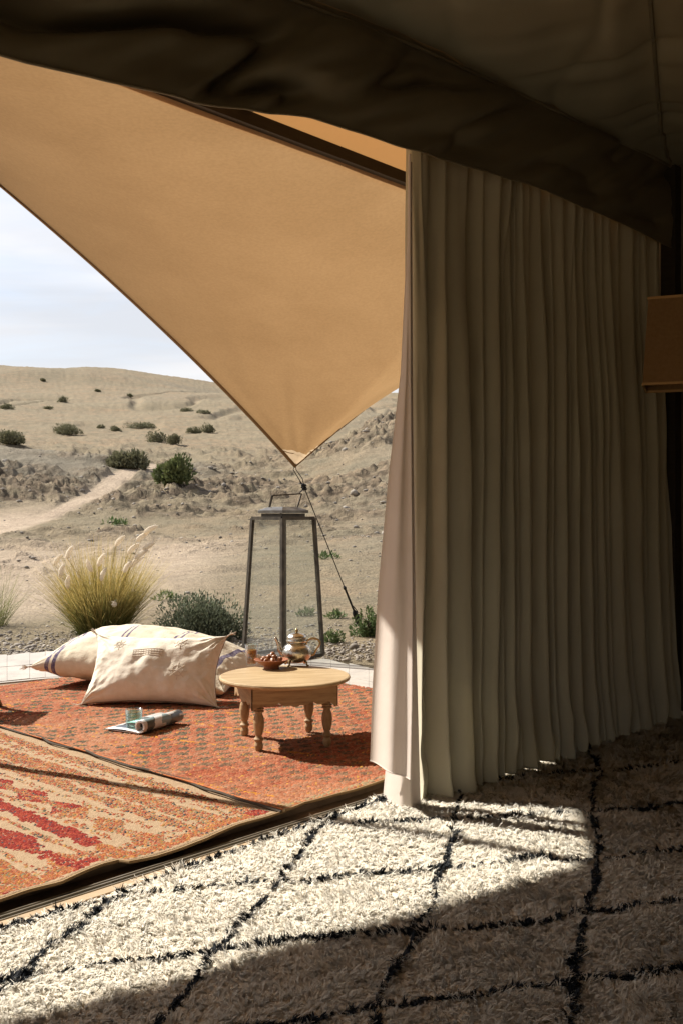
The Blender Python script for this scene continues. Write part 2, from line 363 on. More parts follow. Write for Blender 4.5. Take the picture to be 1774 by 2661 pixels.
def ground_mat():
    m = bpy.data.materials.new('desert_ground'); m.use_nodes = True; t = m.node_tree; t.nodes.clear(); L = t.links.new
    def nn(ty, **k):
        x = t.nodes.new(ty)
        for a, b in k.items(): setattr(x, a, b)
        return x
    o = nn('ShaderNodeOutputMaterial'); p = nn('ShaderNodeBsdfPrincipled'); p.inputs['Roughness'].default_value = 0.95; p.inputs['Specular IOR Level'].default_value = 0.1
    c = nn('ShaderNodeTexCoord'); a = nn('ShaderNodeAttribute', attribute_name='tint'); sp = nn('ShaderNodeSeparateColor'); L(a.outputs['Color'], sp.inputs[0])
    def noise(s, d=6, st=(1, 1, 1), r=0.6):
        mpp = nn('ShaderNodeMapping'); mpp.inputs['Scale'].default_value = st; L(c.outputs['Object'], mpp.inputs[0])
        n = nn('ShaderNodeTexNoise'); n.inputs['Scale'].default_value = s; n.inputs['Detail'].default_value = d; n.inputs['Roughness'].default_value = r; L(mpp.outputs[0], n.inputs['Vector']); return n.outputs[0]
    def mr(v, a0, a1, b0=0, b1=1):
        n = nn('ShaderNodeMapRange'); n.inputs['From Min'].default_value = a0; n.inputs['From Max'].default_value = a1; n.inputs['To Min'].default_value = b0; n.inputs['To Max'].default_value = b1; L(v, n.inputs['Value']); return n.outputs[0]
    def mix(f, a_, b_, bt='MIX'):
        n = nn('ShaderNodeMixRGB', blend_type=bt)
        for i, v in enumerate((f, a_, b_)):
            if isinstance(v, (float, int)): n.inputs[i].default_value = v
            elif isinstance(v, tuple): n.inputs[i].default_value = (*v, 1)
            else: L(v, n.inputs[i])
        return n.outputs[0]
    base = mix(mr(noise(0.06, 5), 0.4, 0.6), (0.222, 0.179, 0.115), (0.245, 0.180, 0.112))
    base = mix(mr(noise(0.6, 7), 0.4, 0.62), base, (0.185, 0.153, 0.10))
    rock = mix(mr(noise(2.5, 8), 0.4, 0.6), (0.20, 0.15, 0.10), (0.085, 0.066, 0.046))
    bm_ = nn('ShaderNodeMath', operation='MULTIPLY'); L(sp.outputs[2], bm_.inputs[0]); bm_.inputs[1].default_value = 0.8
    base = mix(bm_.outputs[0], base, (0.185, 0.162, 0.122))
    mk = nn('ShaderNodeMath', operation='MULTIPLY'); L(sp.outputs[1], mk.inputs[0]); L(mr(noise(1.1, 8, (0.7, 2.2, 2.0)), 0.40, 0.54), mk.inputs[1])
    base = mix(mk.outputs[0], base, rock)
    base = mix(sp.outputs[0], base, mix(mr(noise(1.2, 6), 0.4, 0.65), (0.42, 0.33, 0.24), (0.35, 0.27, 0.195)))
    # pebbles and specks
    v = nn('ShaderNodeTexVoronoi'); v.inputs['Scale'].default_value = 22; L(c.outputs['Object'], v.inputs['Vector'])
    spk = mr(v.outputs['Distance'], 0.10, 0.3, 1, 0)
    msk = nn('ShaderNodeMath', operation='MULTIPLY'); L(spk, msk.inputs[0]); L(mr(noise(4, 3), 0.5, 0.62, 0, 0.55), msk.inputs[1])
    base = mix(msk.outputs[0], base, (0.15, 0.125, 0.10))
    fine = mr(noise(9, 9, r=0.75), 0.35, 0.65, 0.76, 1.2)
    hv = nn('ShaderNodeHueSaturation'); L(fine, hv.inputs['Value']); L(base, hv.inputs['Color'])
    L(hv.outputs[0], p.inputs['Base Color'])
    b1 = nn('ShaderNodeBump'); b1.inputs['Strength'].default_value = 0.9; b1.inputs['Distance'].default_value = 0.12; L(noise(3.5, 8, r=0.7), b1.inputs['Height'])
    b2 = nn('ShaderNodeBump'); b2.inputs['Strength'].default_value = 0.8; b2.inputs['Distance'].default_value = 0.02; L(v.outputs['Distance'], b2.inputs['Height']); b2.invert = True
    L(b1.outputs[0], b2.inputs['Normal']); L(b2.outputs[0], p.inputs['Normal'])
    L(p.outputs[0], o.inputs[0]); return m
M['ground'] = ground_mat()
V = np.stack([gx, gy, gz], -1).reshape(-1, 3)
g = mesh_np('desert_ground', V, grid_faces(len(rr), len(th))[:, ::-1], M['ground'], smooth=True, cols=cols)
g['kind'] = 'structure'
def gz_at(x, y): return float(terrain(np.array([x]), np.array([y]))[0][0])
def ray_ground(px, py, d0=9.0, d1=500):
    """walk along the sight line of a pixel until it meets the terrain"""
    D = np.exp(np.linspace(math.log(d0), math.log(d1), 6000))
    x = (px - 887) / F * D; z = CAM[2] - (py - 1330.5) / F * D
    tz = terrain(x, D)[0]; k = np.argmax(tz >= z)
    return Vector((x[k], D[k], float(tz[k])))

# ------------------------------------------------------------------ terrace, threshold, floor
def prism(bm, pts, z0, z1):
    b = [bm.verts.new((p[0], p[1], z0)) for p in pts]; t = [bm.verts.new((p[0], p[1], z1)) for p in pts]
    n = len(pts); bm.faces.new(list(reversed(b))); bm.faces.new(t)
    for k in range(n): bm.faces.new((b[k], b[(k + 1) % n], t[(k + 1) % n], t[k]))
far_edge = [at(px, py, 0.024) for px, py in ((-900, 1745), (-400, 1722), (0, 1702), (130, 1692), (300, 1692), (560, 1694), (720, 1703), (850, 1714), (970, 1738), (1150, 1760), (1500, 1770))]
mid_edge = [Vector((p.x * 0.86, p.y * 0.86, p.z)) for p in far_edge]
bm = bmesh.new()
pts = [tw(-7, 0.12), tw(2.75, 0.12)] + [Vector(p) * 0.96 for p in reversed(far_edge)]
prism(bm, pts, -0.3, 0.010)
o = bmo('terrace', bm, M['deck']); o['kind'] = 'structure'
# pale flagstones along its outer edge
bm = bmesh.new(); prism(bm, [Vector((p.x, p.y, 0)) * 0.84 for p in far_edge] + [Vector((p.x, p.y, 0)) * 0.997 for p in reversed(far_edge)], -0.25, 0.0195)
o = bmo('terrace_mortar', bm, M['stone']); o['kind'] = 'structure'
flags = bpy.data.objects.new('terrace_paving', None); COL.objects.link(flags); flags['kind'] = 'structure'
fe = catmull([(p.x, p.y) for p in far_edge], 25)
for k in range(24):
    a0, a1 = fe[k], fe[k + 1]; g_ = 0.0015
    d = (a1 - a0) / np.linalg.norm(a1 - a0)
    for (f0, f1) in ((0.845, 0.92), (0.923, 1.0)):
        o0 = a0 * f1 + d * g_ * .5; o1 = a1 * f1 - d * g_ * .5; i0 = a0 * f0 + d * g_ * .5; i1 = a1 * f0 - d * g_ * .5
        if f1 == 1.0:
            o0 = o0 * (1 + rnd.uniform(-.006, .006)); o1 = o1 * (1 + rnd.uniform(-.006, .006))
        bm = bmesh.new(); prism(bm, [i0, i1, o1, o0], -0.02, 0.024 + rnd.uniform(-.0012, .0012))
        bmesh.ops.bevel(bm, geom=list(bm.edges), offset=0.0012, segments=1, affect='EDGES')
        bmo('flagstone', bm, M['stone'], flags)
# threshold: dark step, sill, two rails, pale board
th_o = root('door_threshold', 'dark wooden threshold with twin metal track rails between kilims and shaggy rug', 'threshold')
def strip(name, w0, w1, z0, z1, m, t0=-7, t1=2.6, par=th_o):
    bm = bmesh.new(); prism(bm, [tw(t0, w0), tw(t1, w0), tw(t1, w1), tw(t0, w1)], z0, z1); return bmo(name, bm, m, par)
strip('sill_board', -0.035, 0.11, -0.08, -0.014, M['sill'])
strip('step_board', 0.1105, 0.1195, -0.08, 0.011, M['sill'])
strip('rail', 0.008, 0.014, -0.014, 0.003, M['track']); strip('rail', -0.012, -0.006, -0.014, 0.004, M['track'])
strip('rail', -0.030, -0.025, -0.014, 0.002, M['track'])
strip('edge_board', -0.075, -0.0352, -0.06, 0.0, M['floor'])
bm = bmesh.new(); prism(bm, [tw(-7, -7.5), tw(2.6, -7.5), tw(2.6, -0.0752), tw(-7, -0.0752)], -0.08, -0.006)
o = bmo('tent_floor', bm, M['floor']); o['kind'] = 'structure'

# ------------------------------------------------------------------ kilims
def sheet(name, a0, a1, b0f, b1f, na, nb, zf, m, thick=0.006, parent=None):
    A = np.linspace(a0, a1, na); T = np.linspace(0, 1, nb)
    AA, TT = np.meshgrid(A, T)
    lo = np.interp(AA, *b0f) if not callable(b0f) else b0f(AA); hi = np.full_like(AA, b1f)
    BB = lo + (hi - lo) * TT
    Z = zf(AA, BB)
    X = KC.x + U.x * AA + N.x * BB; Y = KC.y + U.y * AA + N.y * BB
    top = np.stack([X, Y, Z + thick], -1).reshape(-1, 3); bot = np.stack([X, Y, Z], -1).reshape(-1, 3)
    Ft = grid_faces(nb, na); n = len(top)
    ring = [j for j in range(na)] + [i * na + na - 1 for i in range(1, nb)] + [(nb - 1) * na + j for j in range(na - 2, -1, -1)] + [i * na for i in range(nb - 2, 0, -1)]
    ring = np.array(ring); nx = np.roll(ring, -1)
    side = np.stack([ring, ring + n, nx + n, nx], -1)
    return mesh_np(name, np.vstack([top, bot]), np.vstack([Ft, Ft[:, ::-1] + n, side]), m, parent, smooth=False), (AA, BB, Z)
# edge of the front kilim from the photograph, in (a, b)
pe = [(-40, 2360), (0, 2346), (67, 2324), (156, 2304), (192, 2288), (268, 2253), (308, 2239), (325, 2244), (402, 2226), (470, 2206), (536, 2186), (616, 2152), (700, 2126), (740, 2112)]
ea, eb = [], []
for p in pe:
    q = at(*p, 0.02) - KC; ea.append(q.dot(U)); eb.append(q.dot(N))
ea = np.array([-3.2] + ea + [0.4]); eb = np.array([eb[0]] + eb + [eb[-1]])
def zk2(a, b):
    z = 0.016 + 0.005 * fbm(a * 3, b * 3, 3, 5)
    z = z + 0.011 * np.exp(-(b - np.interp(a, ea, eb)) / 0.10) * (0.6 + 0.8 * vnoise(a * 3.3, b * 0, 9)) # the edge lifts in places
    return np.maximum(z, 0.0125)
def kil_color(a, b):
    """front kilim: beige ground with stepped bands of red, orange and flecked knots running outwards"""
    r = rng.random(a.shape); q = -a + 0.006 * fbm(a * 9, b * 9, 2, 70)
    row = np.floor(b / 0.034)
    def hs(k): return vnoise(row * 7.31 + k * 13.7, row * 0 + k, 500 + k)
    out_ = np.zeros(a.shape, int)
    def band(q0, hw, j, cond, col, keep=0.95):
        c = np.abs(q - q0 - 0.010 * hs(j)) < hw + 0.012 * hs(j + 1)
        out_[c & cond & (r < keep)] = col
    def loz(q0, hw, per, ph, cond, col, keep=0.95):
        u = np.abs(((np.floor(b / 0.022) * 0.022 / per + ph) % 1) - 0.5) * 2
        out_[(np.abs(q - q0 + 0.05 * (((b / per + ph) % 1) - .5)) < hw * np.clip(1.15 - u * 1.25, 0, 1)) & cond & (r < keep)] = col
    T = b > -9
    band(0.09, 0.036, 1, T, 3, 0.7); band(0.155, 0.012, 3, T, 3, 0.4); band(0.25, 0.055, 5, T, 3, 0.72); band(0.25, 0.018, 7, vnoise(b * 9, b, 2) > 0.1, 2, 0.5)
    band(0.365, 0.036, 9, T, 3, 0.75); band(0.455, 0.012, 11, T, 3, 0.35)
    loz(0.54, 0.060, 0.27, 0.2, b > 0.62, 1, 0.9); loz(0.54, 0.060, 0.24, 0.1, b <= 0.62, 2, 0.8); band(0.54, 0.022, 13, T, 3, 0.7)
    band(0.615, 0.010, 41, T, 3, 0.6); band(0.775, 0.013, 43, T, 3, 0.7); band(0.69, 0.035, 15, b > 0.20, 1, 0.96); band(0.685, 0.030, 17, b <= 0.20, 2, 0.8)
    loz(0.86, 0.064, 0.36, 0.35, b > 0.34, 1, 0.95); loz(0.86, 0.05, 0.25, 0.0, b <= 0.34, 2, 0.85); band(0.86, 0.028, 19, T, 1, 0.8)
    band(0.955, 0.010, 21, T, 3, 0.45)
    band(1.045, 0.048, 23, T, 2, 0.9); loz(1.20, 0.07, 0.3, 0.6, T, 1, 0.9); band(1.20, 0.014, 25, T, 1, 0.8); band(1.36, 0.03, 27, T, 2, 0.9); loz(1.52, 0.06, 0.34, 0.1, T, 1, 0.9); band(1.7, 0.03, 29, T, 1, .9); band(1.85, .03, 31, T, 2, .9)
    e = b - np.interp(a, ea, eb); seg = np.floor(a / 0.11)
    m_ = (e > 0.04 + 0.01 * vnoise(seg * 3.3, seg, 8)) & (e < 0.095 + 0.02 * vnoise(seg * 5.1, seg, 9))
    cs = vnoise(seg * 2.7 + .5, seg * 0 + .5, 12); v_ = np.where(cs > 0.05, 1, np.where(cs > -0.45, 2, 3)); out_[m_ & (r < 0.88)] = v_[m_ & (r < 0.88)]
    out_[(e > 0.11) & (e < 0.17) & (r < 0.3) & (out_ == 0)] = 3
    out_[e < 0.028] = 0; out_[a > -0.03] = 0
    return out_
M['kilbase'] = mat('beige_kilim_weave', (0.37, 0.265, 0.165), 0.95, col2=(0.30, 0.21, 0.128), nscale=40, stretch=(1, 1, 1), bump=0.5, bscale=160, spec=0.1)
RED = [(0.40, 0.062, 0.04), (0.33, 0.045, 0.032), (0.45, 0.09, 0.05), (0.27, 0.038, 0.034)]
ORA = [(0.48, 0.17, 0.07), (0.50, 0.21, 0.09), (0.44, 0.13, 0.06), (0.56, 0.29, 0.08), (0.46, 0.19, 0.11)]
FLE = [(0.46, 0.18, 0.09), (0.44, 0.16, 0.09), (0.54, 0.32, 0.10), (0.07, 0.08, 0.09), (0.24, 0.24, 0.14), (0.56, 0.27, 0.14), (0.42, 0.09, 0.05), (0.46, 0.33, 0.19), (0.48, 0.16, 0.08), (0.52, 0.24, 0.10)]
def knots(name, A, B, Z, C, sa, sb, h, parent, m, ang=0.0):
    """little flattened knots: 5-point pyramids with a ridge (6 tris each)"""
    n = len(A)
    L_ = np.stack([np.stack([-sa, -sb, 0 * sa], -1), np.stack([sa, -sb, 0 * sa], -1), np.stack([sa, sb, 0 * sa], -1), np.stack([-sa, sb, 0 * sa], -1),
                   np.stack([-sa * .45, 0 * sa, h], -1), np.stack([sa * .45, 0 * sa, h * .9], -1)], 1)
    an = rng.normal(0, 0.35, n) + ang; c, s = np.cos(an)[:, None], np.sin(an)[:, None]
    la = L_[..., 0] * c - L_[..., 1] * s; lb = L_[..., 0] * s + L_[..., 1] * c
    aa = A[:, None] + la; bb = B[:, None] + lb
    X = KC.x + U.x * aa + N.x * bb; Y = KC.y + U.y * aa + N.y * bb; Zz = Z[:, None] + L_[..., 2]
    V = np.stack([X, Y, Zz], -1).reshape(-1, 3)
    f = np.array([[0, 1, 5], [0, 5, 4], [2, 3, 4], [2, 4, 5], [3, 0, 4], [1, 2, 5]])
    Fc = (np.arange(n)[:, None, None] * 6 + f[None]).reshape(-1, 3)
    o = mesh_np(name, V, Fc, m, parent, cols=np.repeat(C, 6, axis=0)); o['kind'] = 'stuff'; return o
K2 = root('flatweave_rug', 'beige flatweave rug with red and orange knotted bands, nearest the doorway track', 'rug', ab(-1, 1, 0.05), group=None)
K2.location = (0, 0, 0)
sheet('woven_ground', -3.2, 0.03, (ea, eb), 3.3, 200, 120, zk2, M['kilbase'], 0.006, K2)
da, db = 0.0085, 0.0060
A, B = np.meshgrid(np.arange(-2.0, 0.0, da), np.arange(-0.1, 2.4, db))
A = A + rng.uniform(-.25, .25, A.shape) * da; B = B + rng.uniform(-.25, .25, B.shape) * db
A = A.ravel(); B = B.ravel(); kc = kil_color(A, B); k_ = kc > 0
A, B, kc = A[k_], B[k_], kc[k_]
pal = np.zeros((len(A), 3))
for cid, P_ in ((1, RED), (2, ORA), (3, FLE)):
    s_ = kc == cid; pal[s_] = np.array(P_)[rng.integers(0, len(P_), s_.sum())]
fl = (kc == 1) & (rng.random(len(A)) < 0.06); pal[fl] = (0.08, 0.09, 0.10)
fl = (kc == 2) & (rng.random(len(A)) < 0.10); pal[fl] = (0.25, 0.24, 0.14)
knots('knot_bands', A, B, zk2(A, B) + 0.0055, pal, np.full(len(A), da * .62) * rng.uniform(.8, 1.3, len(A)), np.full(len(A), db * .55), rng.uniform(.002, .0055, len(A)), K2, M['tuft'])

# the rust kilim with dark lozenges
def zk1(a, b):
    z = 0.021 + 0.007 * fbm(a * 1.8, b * 1.8, 3, 15) + 0.012 * np.exp(-np.abs(a) / 0.05) + 0.010 * np.exp(-np.abs(b) / 0.06) * (1 + vnoise(a * 4, b, 3))
    return z
K1E = (np.array([-.1, 0, 0.15, 0.4, 0.8, 1.2, 2.4]), np.array([-.02, -.02, 0.025, 0.0, 0.015, 0.0, 0.0]))
K1 = root('pile_rug', 'rust orange rug with rows of dark lozenges under the cushions and table', 'rug')
M['k1base'] = mat('rust_weave', (0.47, 0.135, 0.05), 0.95, col2=(0.52, 0.20, 0.08), nscale=25, bump=0.5, bscale=150, spec=0.1)
M['k1hem'] = mat('hem_and_shadow', (0.06, 0.045, 0.03), 0.9)
sheet('woven_ground', 0.0, 2.27, K1E, 3.35, 160, 160, zk1, M['k1base'], 0.006, K1)
da, db = 0.017, 0.0088
A, B = np.meshgrid(np.arange(0.012, 2.26, da), np.arange(-0.01, 3.34, db))
A = A + (np.arange(A.shape[0]) % 2)[:, None] * da * .5
A = (A + rng.uniform(-.35, .35, A.shape) * da).ravel(); B = (B + rng.uniform(-.3, .3, B.shape) * db).ravel()
ok = (B > np.interp(A, *K1E) + 0.01) & (A < 2.265); A, B = A[ok], B[ok]
wa = A + 0.03 * fbm(A * 4, B * 4, 3, 5) + 0.006 * fbm(A * 30, B * 30, 2, 7); wb = B + 0.02 * fbm(A * 4, B * 4, 3, 6)
r = rng.random(len(A))
LA, LB = 0.125, 0.080
row = np.floor(wb / LB)
u = ((wa / LA + 0.5 * (row % 2)) % 1 - .5) * 2; v = ((wb / LB) % 1 - .5) * 2
loz = (np.abs(u) * 1.0 + np.abs(v) * 0.95) < 0.80
near = sstep(1.3, 0.5, B); fade = fbm(A * 1.2, B * 1.2, 2, 40)
base = np.array([(0.39, 0.115, 0.057), (0.43, 0.145, 0.072), (0.35, 0.09, 0.05), (0.44, 0.18, 0.10)])[rng.integers(0, 4, len(A))]
base2 = np.array([(0.52, 0.24, 0.125), (0.50, 0.27, 0.155), (0.46, 0.19, 0.10), (0.48, 0.27, 0.17)])[rng.integers(0, 4, len(A))]
wv = np.clip(0.5 + fade * 1.0 - (A - 0.9) * 0.45 + (0.35 * (1 - sstep(0, .12, A))) + 0.35 * (1 - sstep(0, .25, B)), 0, 1)[:, None]
pal = base * (1 - wv) + base2 * wv
dk = np.array([(0.13, 0.125, 0.075), (0.16, 0.14, 0.085), (0.10, 0.10, 0.075), (0.20, 0.16, 0.10)])[rng.integers(0, 4, len(A))]
strk = fbm(A * 5, B * 34, 3, 91)
wv = np.clip(wv + 0.9 * strk[:, None], 0, 1); pal = base * (1 - wv) + base2 * wv
keep = vnoise(A * 5, B * 5, 3) + 0.5 * vnoise(A * 15, B * 15, 4) > -0.45 - 0.3 * sstep(0.8, 1.6, A)
dmix = np.where(loz & (r < 0.85) & keep, 0.97 - 0.30 * near, 0)[:, None]
pal = pal * (1 - dmix) + dk * dmix
# orange-yellow thread lines and odd flecks
th_ = (np.abs(((wa * 1.0 + wb * 0.35) / 0.36) % 1 - 0.5) < 0.02) & (vnoise(A * 3, B * 3, 88) > 0.15)
pal[th_ & ~loz] = (0.66, 0.30, 0.05)
fl = r > 0.985; pal[fl] = (0.10, 0.10, 0.08); fl = (r > 0.97) & (r <= 0.985); pal[fl] = (0.66, 0.36, 0.08)
bord = (B < 0.05) & (r < .6); pal[bord] = (0.40, 0.31, 0.18)
knots('knotted_pile', A, B, zk1(A, B) + 0.0055, pal, np.full(len(A), da * .62), np.full(len(A), db * .58), rng.uniform(.003, .0065, len(A)), K1, M['tuft'], 0.12)
# rolled selvedge on the beige rug's side; near-black colour carries its thin shadow line
bm = bmesh.new(); tube(bm, [ab(-0.004 + 0.012 * vnoise(b * 5, 1.0, 3), b, 0.034 + .004 * vnoise(b * 9, 0, 4)) for b in np.linspace(-0.02, 3.34, 120)], 0.0055, 6)
bmo('selvedge', bm, M['k1hem'], K1)
bm = bmesh.new(); tube(bm, [ab(a, float(np.interp(a, *K1E)) - 0.004, float(zk1(a, np.interp(a, *K1E))) + 0.003) for a in np.linspace(0.0, 2.27, 90)], 0.006, 6)
bmo('selvedge', bm, mat('tan_selvedge', (0.30, 0.2, 0.10), .9), K1)
bm = bmesh.new(); tube(bm, [ab(a, float(np.interp(a, ea, eb)) - 0.002, float(zk2(a, np.interp(a, ea, eb))) + 0.003) for a in np.linspace(-2.4, 0.02, 120)], 0.0055, 6)
bmo('selvedge', bm, mat('tan_edge', (0.33, 0.22, 0.11), .9), K2)

# ------------------------------------------------------------------ the ivory shag rug with charcoal lattice
RG = root('shag_rug', 'thick ivory shag rug with charcoal diamond lattice on the tent floor', 'rug')
zr = 0.02
rug_lines = {
 'border': [(-200, 2475), (0, 2413), (58, 2393), (268, 2333), (428, 2275), (606, 2209), (765, 2155), (829, 2129), (893, 2110), (985, 2078), (1080, 2046)],
 'h1': [(268, 2330), (312, 2322), (393, 2317), (491, 2304), (612, 2292), (701, 2292), (740, 2286), (816, 2289), (906, 2270), (1011, 2266), (1140, 2255), (1290, 2243), (1402, 2227), (1530, 2235), (1597, 2227), (1669, 2213), (1774, 2207), (1900, 2195)],
 'h2': [(850, 2142), (918, 2142), (967, 2135), (1123, 2129), (1234, 2126), (1346, 2118), (1457, 2112), (1541, 2110), (1652, 2104), (1774, 2090), (1900, 2070)],
 'h3': [(1080, 2062), (1151, 2040), (1190, 2029), (1346, 2023), (1457, 2007), (1558, 2004), (1652, 1998), (1774, 1976), (1900, 1955)],
 'h4': [(-200, 2570), (0, 2543), (58, 2534), (134, 2523), (188, 2512), (286, 2494), (379, 2487), (491, 2476), (558, 2469), (625, 2465), (700, 2462), (792, 2440), (900, 2427), (1011, 2425), (1084, 2419), (1207, 2411), (1312, 2397), (1402, 2394), (1502, 2366), (1597, 2366), (1680, 2349), (1774, 2338), (1900, 2325)],
 'h5': [(500, 2690), (700, 2655), (900, 2628), (967, 2614), (1039, 2609), (1112, 2592), (1234, 2586), (1318, 2567), (1457, 2558), (1502, 2542), (1569, 2536), (1680, 2530), (1774, 2514), (1900, 2500)],
 'v0': [(-120, 2640), (0, 2570), (45, 2547), (76, 2503), (134, 2454), (192, 2418), (268, 2351), (286, 2329)],
 'v1': [(360, 2710), (402, 2661), (446, 2614), (482, 2570), (527, 2516), (567, 2462), (616, 2413), (647, 2382), (695, 2321), (733, 2276), (765, 2238), (797, 2187), (842, 2136), (870, 2118)],
 'v2': [(930, 2740), (967, 2661), (978, 2592), (1011, 2525), (1067, 2447), (1090, 2397), (1134, 2341), (1123, 2302), (1145, 2257), (1179, 2174), (1173, 2124), (1190, 2062), (1184, 2029)],
 'v3': [(1475, 2740), (1480, 2661), (1480, 2603), (1491, 2536), (1491, 2480), (1513, 2413), (1519, 2363), (1535, 2302), (1547, 2235), (1558, 2185), (1535, 2118), (1541, 2034), (1558, 2001), (1530, 1940)],
}
segs = []
for k, pl in rug_lines.items():
    q = [at(*p, zr) for p in pl]
    segs += [(a.x, a.y, b.x, b.y) for a, b in zip(q, q[1:])]
segs = np.array(segs)
edge = [at(*p, zr) for p in rug_lines['border']]
et = np.array([(p - P0).dot(U) for p in edge]); ew = np.array([(p - P0).dot(N) for p in edge])
et = np.concatenate([[-6], et, [3]]); ew = np.concatenate([[ew[0]], ew, [ew[-1]]])
ew = np.minimum(ew, -0.035) + 0.022
print('rug edge w', ew.round(3))
nT = 60
bm = bmesh.new()
T = np.linspace(-4.5, 2.45, nT)
prism(bm, [tw(t, float(np.interp(t, et, ew))) for t in T] + [tw(2.45, -3.6), tw(-4.5, -3.6)], 0.0, 0.012)
bmo('backing', bm, M['rugback'], RG)
def seg_dist(x, y):
    best = np.full(x.shape, 9.0)
    for (x0, y0, x1, y1) in segs:
        dx, dy = x1 - x0, y1 - y0; t = np.clip(((x - x0) * dx + (y - y0) * dy) / (dx * dx + dy * dy), 0, 1)
        best = np.minimum(best, np.hypot(x - x0 - t * dx, y - y0 - t * dy))
    return best
def pile(name, x, y, leng, wid, m, lean, seed, z0=0.008, spread=1.0, per=6):
    """yarn tufts: every tuft is a handful of thin curling strands that share a root and a direction"""
    r = np.random.default_rng(seed); nt0 = len(x)
    fx = fbm(x * 9, y * 9, 2, 201) * 2.2 + fbm(x * 2.2, y * 2.2, 2, 205) * 1.4 + 0.2; fy = fbm(x * 9, y * 9, 2, 301) * 2.2 - 0.5
    an0 = np.arctan2(fy, fx) + r.normal(0, 0.8 * spread, nt0); ln0 = leng * r.uniform(0.55, 1.25, nt0) * (1 + 0.35 * fbm(x * 5, y * 5, 2, 401)); le0 = np.clip(lean + r.normal(0, 0.3, nt0), 0.1, 1.4)
    cu0 = r.normal(0, 1.0, nt0)
    rp = lambda v: np.repeat(v, per)
    n = nt0 * per; x = rp(x) + r.normal(0, 0.0022, n); y = rp(y) + r.normal(0, 0.0022, n); wid = rp(wid)
    an = rp(an0) + r.normal(0, 0.33, n); ln = rp(ln0) * r.uniform(0.8, 1.12, n); le = np.clip(rp(le0) + r.normal(0, 0.17, n), 0.05, 1.45); curl = rp(cu0) + r.normal(0, 0.35, n)
    dx, dy = np.cos(an), np.sin(an)
    wan = an + math.pi / 2 + r.normal(0, 0.6, n); wx, wy = np.cos(wan), np.sin(wan); wz = r.uniform(-.5, .5, n)
    S = [0.0, 0.55, 1.0]; WW = [1.0, 1.1, 0.35]
    V = np.zeros((n, 6, 3), np.float32)
    for i, (s, w) in enumerate(zip(S, WW)):
        ang = le * (0.25 + 1.0 * s)
        hx = ln * s * np.sin(ang); hz = ln * s * np.cos(ang)
        px_ = x + dx * hx - dy * curl * s * s * ln * .35; py_ = y + dy * hx + dx * curl * s * s * ln * .35
        hw = wid * w * 0.5
        V[:, 2 * i, 0] = px_ - wx * hw; V[:, 2 * i, 1] = py_ - wy * hw; V[:, 2 * i, 2] = z0 + np.maximum(hz - wz * hw, 0.001)
        V[:, 2 * i + 1, 0] = px_ + wx * hw; V[:, 2 * i + 1, 1] = py_ + wy * hw; V[:, 2 * i + 1, 2] = z0 + np.maximum(hz + wz * hw, 0.001)
    f = np.array([[0, 1, 3, 2], [2, 3, 5, 4]])
    Fc = (np.arange(n)[:, None, None] * 6 + f[None]).reshape(-1, 4)
    o = mesh_np(name, V.reshape(-1, 3), Fc, m, RG); o['kind'] = 'stuff'; return o
def scatter(n, D0, D1, half):
    D = np.sqrt(rng.uniform(D0 ** 2, D1 ** 2, n)); a = rng.uniform(-half, half, n); return a * D, D
def inrug(x, y, e=0.0):
    t = (x - P0.x) * U.x + (y - P0.y) * U.y; w = (x - P0.x) * N.x + (y - P0.y) * N.y
    return (w < np.interp(t, et, ew) - e) & (t < 2.45) & (w > -3.6) & (t > -4.5)
X, Y = [], []
for D0, D1, dens in ((1.9, 3.0, 17500), (3.0, 4.0, 12500), (4.0, 6.2, 6500)):
    area = 0.50 * (D1 ** 2 - D0 ** 2); n = int(area * dens)
    x_, y_ = scatter(n, D0, D1, 0.50); k = inrug(x_, y_); X.append(x_[k]); Y.append(y_[k])
X = np.concatenate(X); Y = np.concatenate(Y)
sd = seg_dist(X + 0.012 * fbm(X * 14, Y * 14, 2, 55), Y + 0.012 * fbm(X * 14, Y * 14, 2, 56))
lw = 0.0074 + 0.0056 * fbm(X * 11, Y * 11, 2, 57)
dark = sd < lw
fd = (1 + 0.10 * (Y - 2.4))
print('strands', len(X), dark.sum())
pile('ivory_pile', X[~dark], Y[~dark], (0.023 * fd)[~dark], (0.0029 * fd)[~dark], M['wool'], 0.95, 5, per=7)
# the dark yarn: clumped, thicker and standing a little higher
k = dark; xd, yd = X[k], Y[k]
pile('charcoal_lattice', xd, yd, 0.020 * fd[k] * (1 + 0.5 * fbm(xd * 16, yd * 16, 2, 66)), 0.0036 * fd[k], M['wooldark'], 0.75, 6, 0.012, 1.1, 8)

# ------------------------------------------------------------------ tent
TENT = root('canvas_tent', 'dark olive brown canvas tent seen from inside, with sagging valance above the doorway', 'tent')
VB = np.array([(-6, 2.42), (-3, 2.44), (-1.68, 2.48), (-1.01, 2.565), (-.546, 2.65), (0, 2.69), (0.55, 2.735), (1.08, 2.765), (1.8, 2.77), (2.45, 2.75)])
VB[:, 1] -= 0.028
VT = np.array([(-6, 2.95), (-1.7, 2.98), (-.72, 3.02), (.083, 3.10), (1.08, 3.15), (2.0, 3.19), (2.45, 3.2)])
nt_, nv_ = 520, 60
t_ = np.linspace(-6, 2.5, nt_); s_ = np.linspace(0, 1, nv_)
TT, SS = np.meshgrid(t_, s_)
zb = np.interp(TT, VB[:, 0], VB[:, 1]) + 0.006 * fbm(TT * 2, 0 * TT, 2, 7); zt = np.interp(TT, VT[:, 0], VT[:, 1])
Zv = zb + (zt - zb) * SS
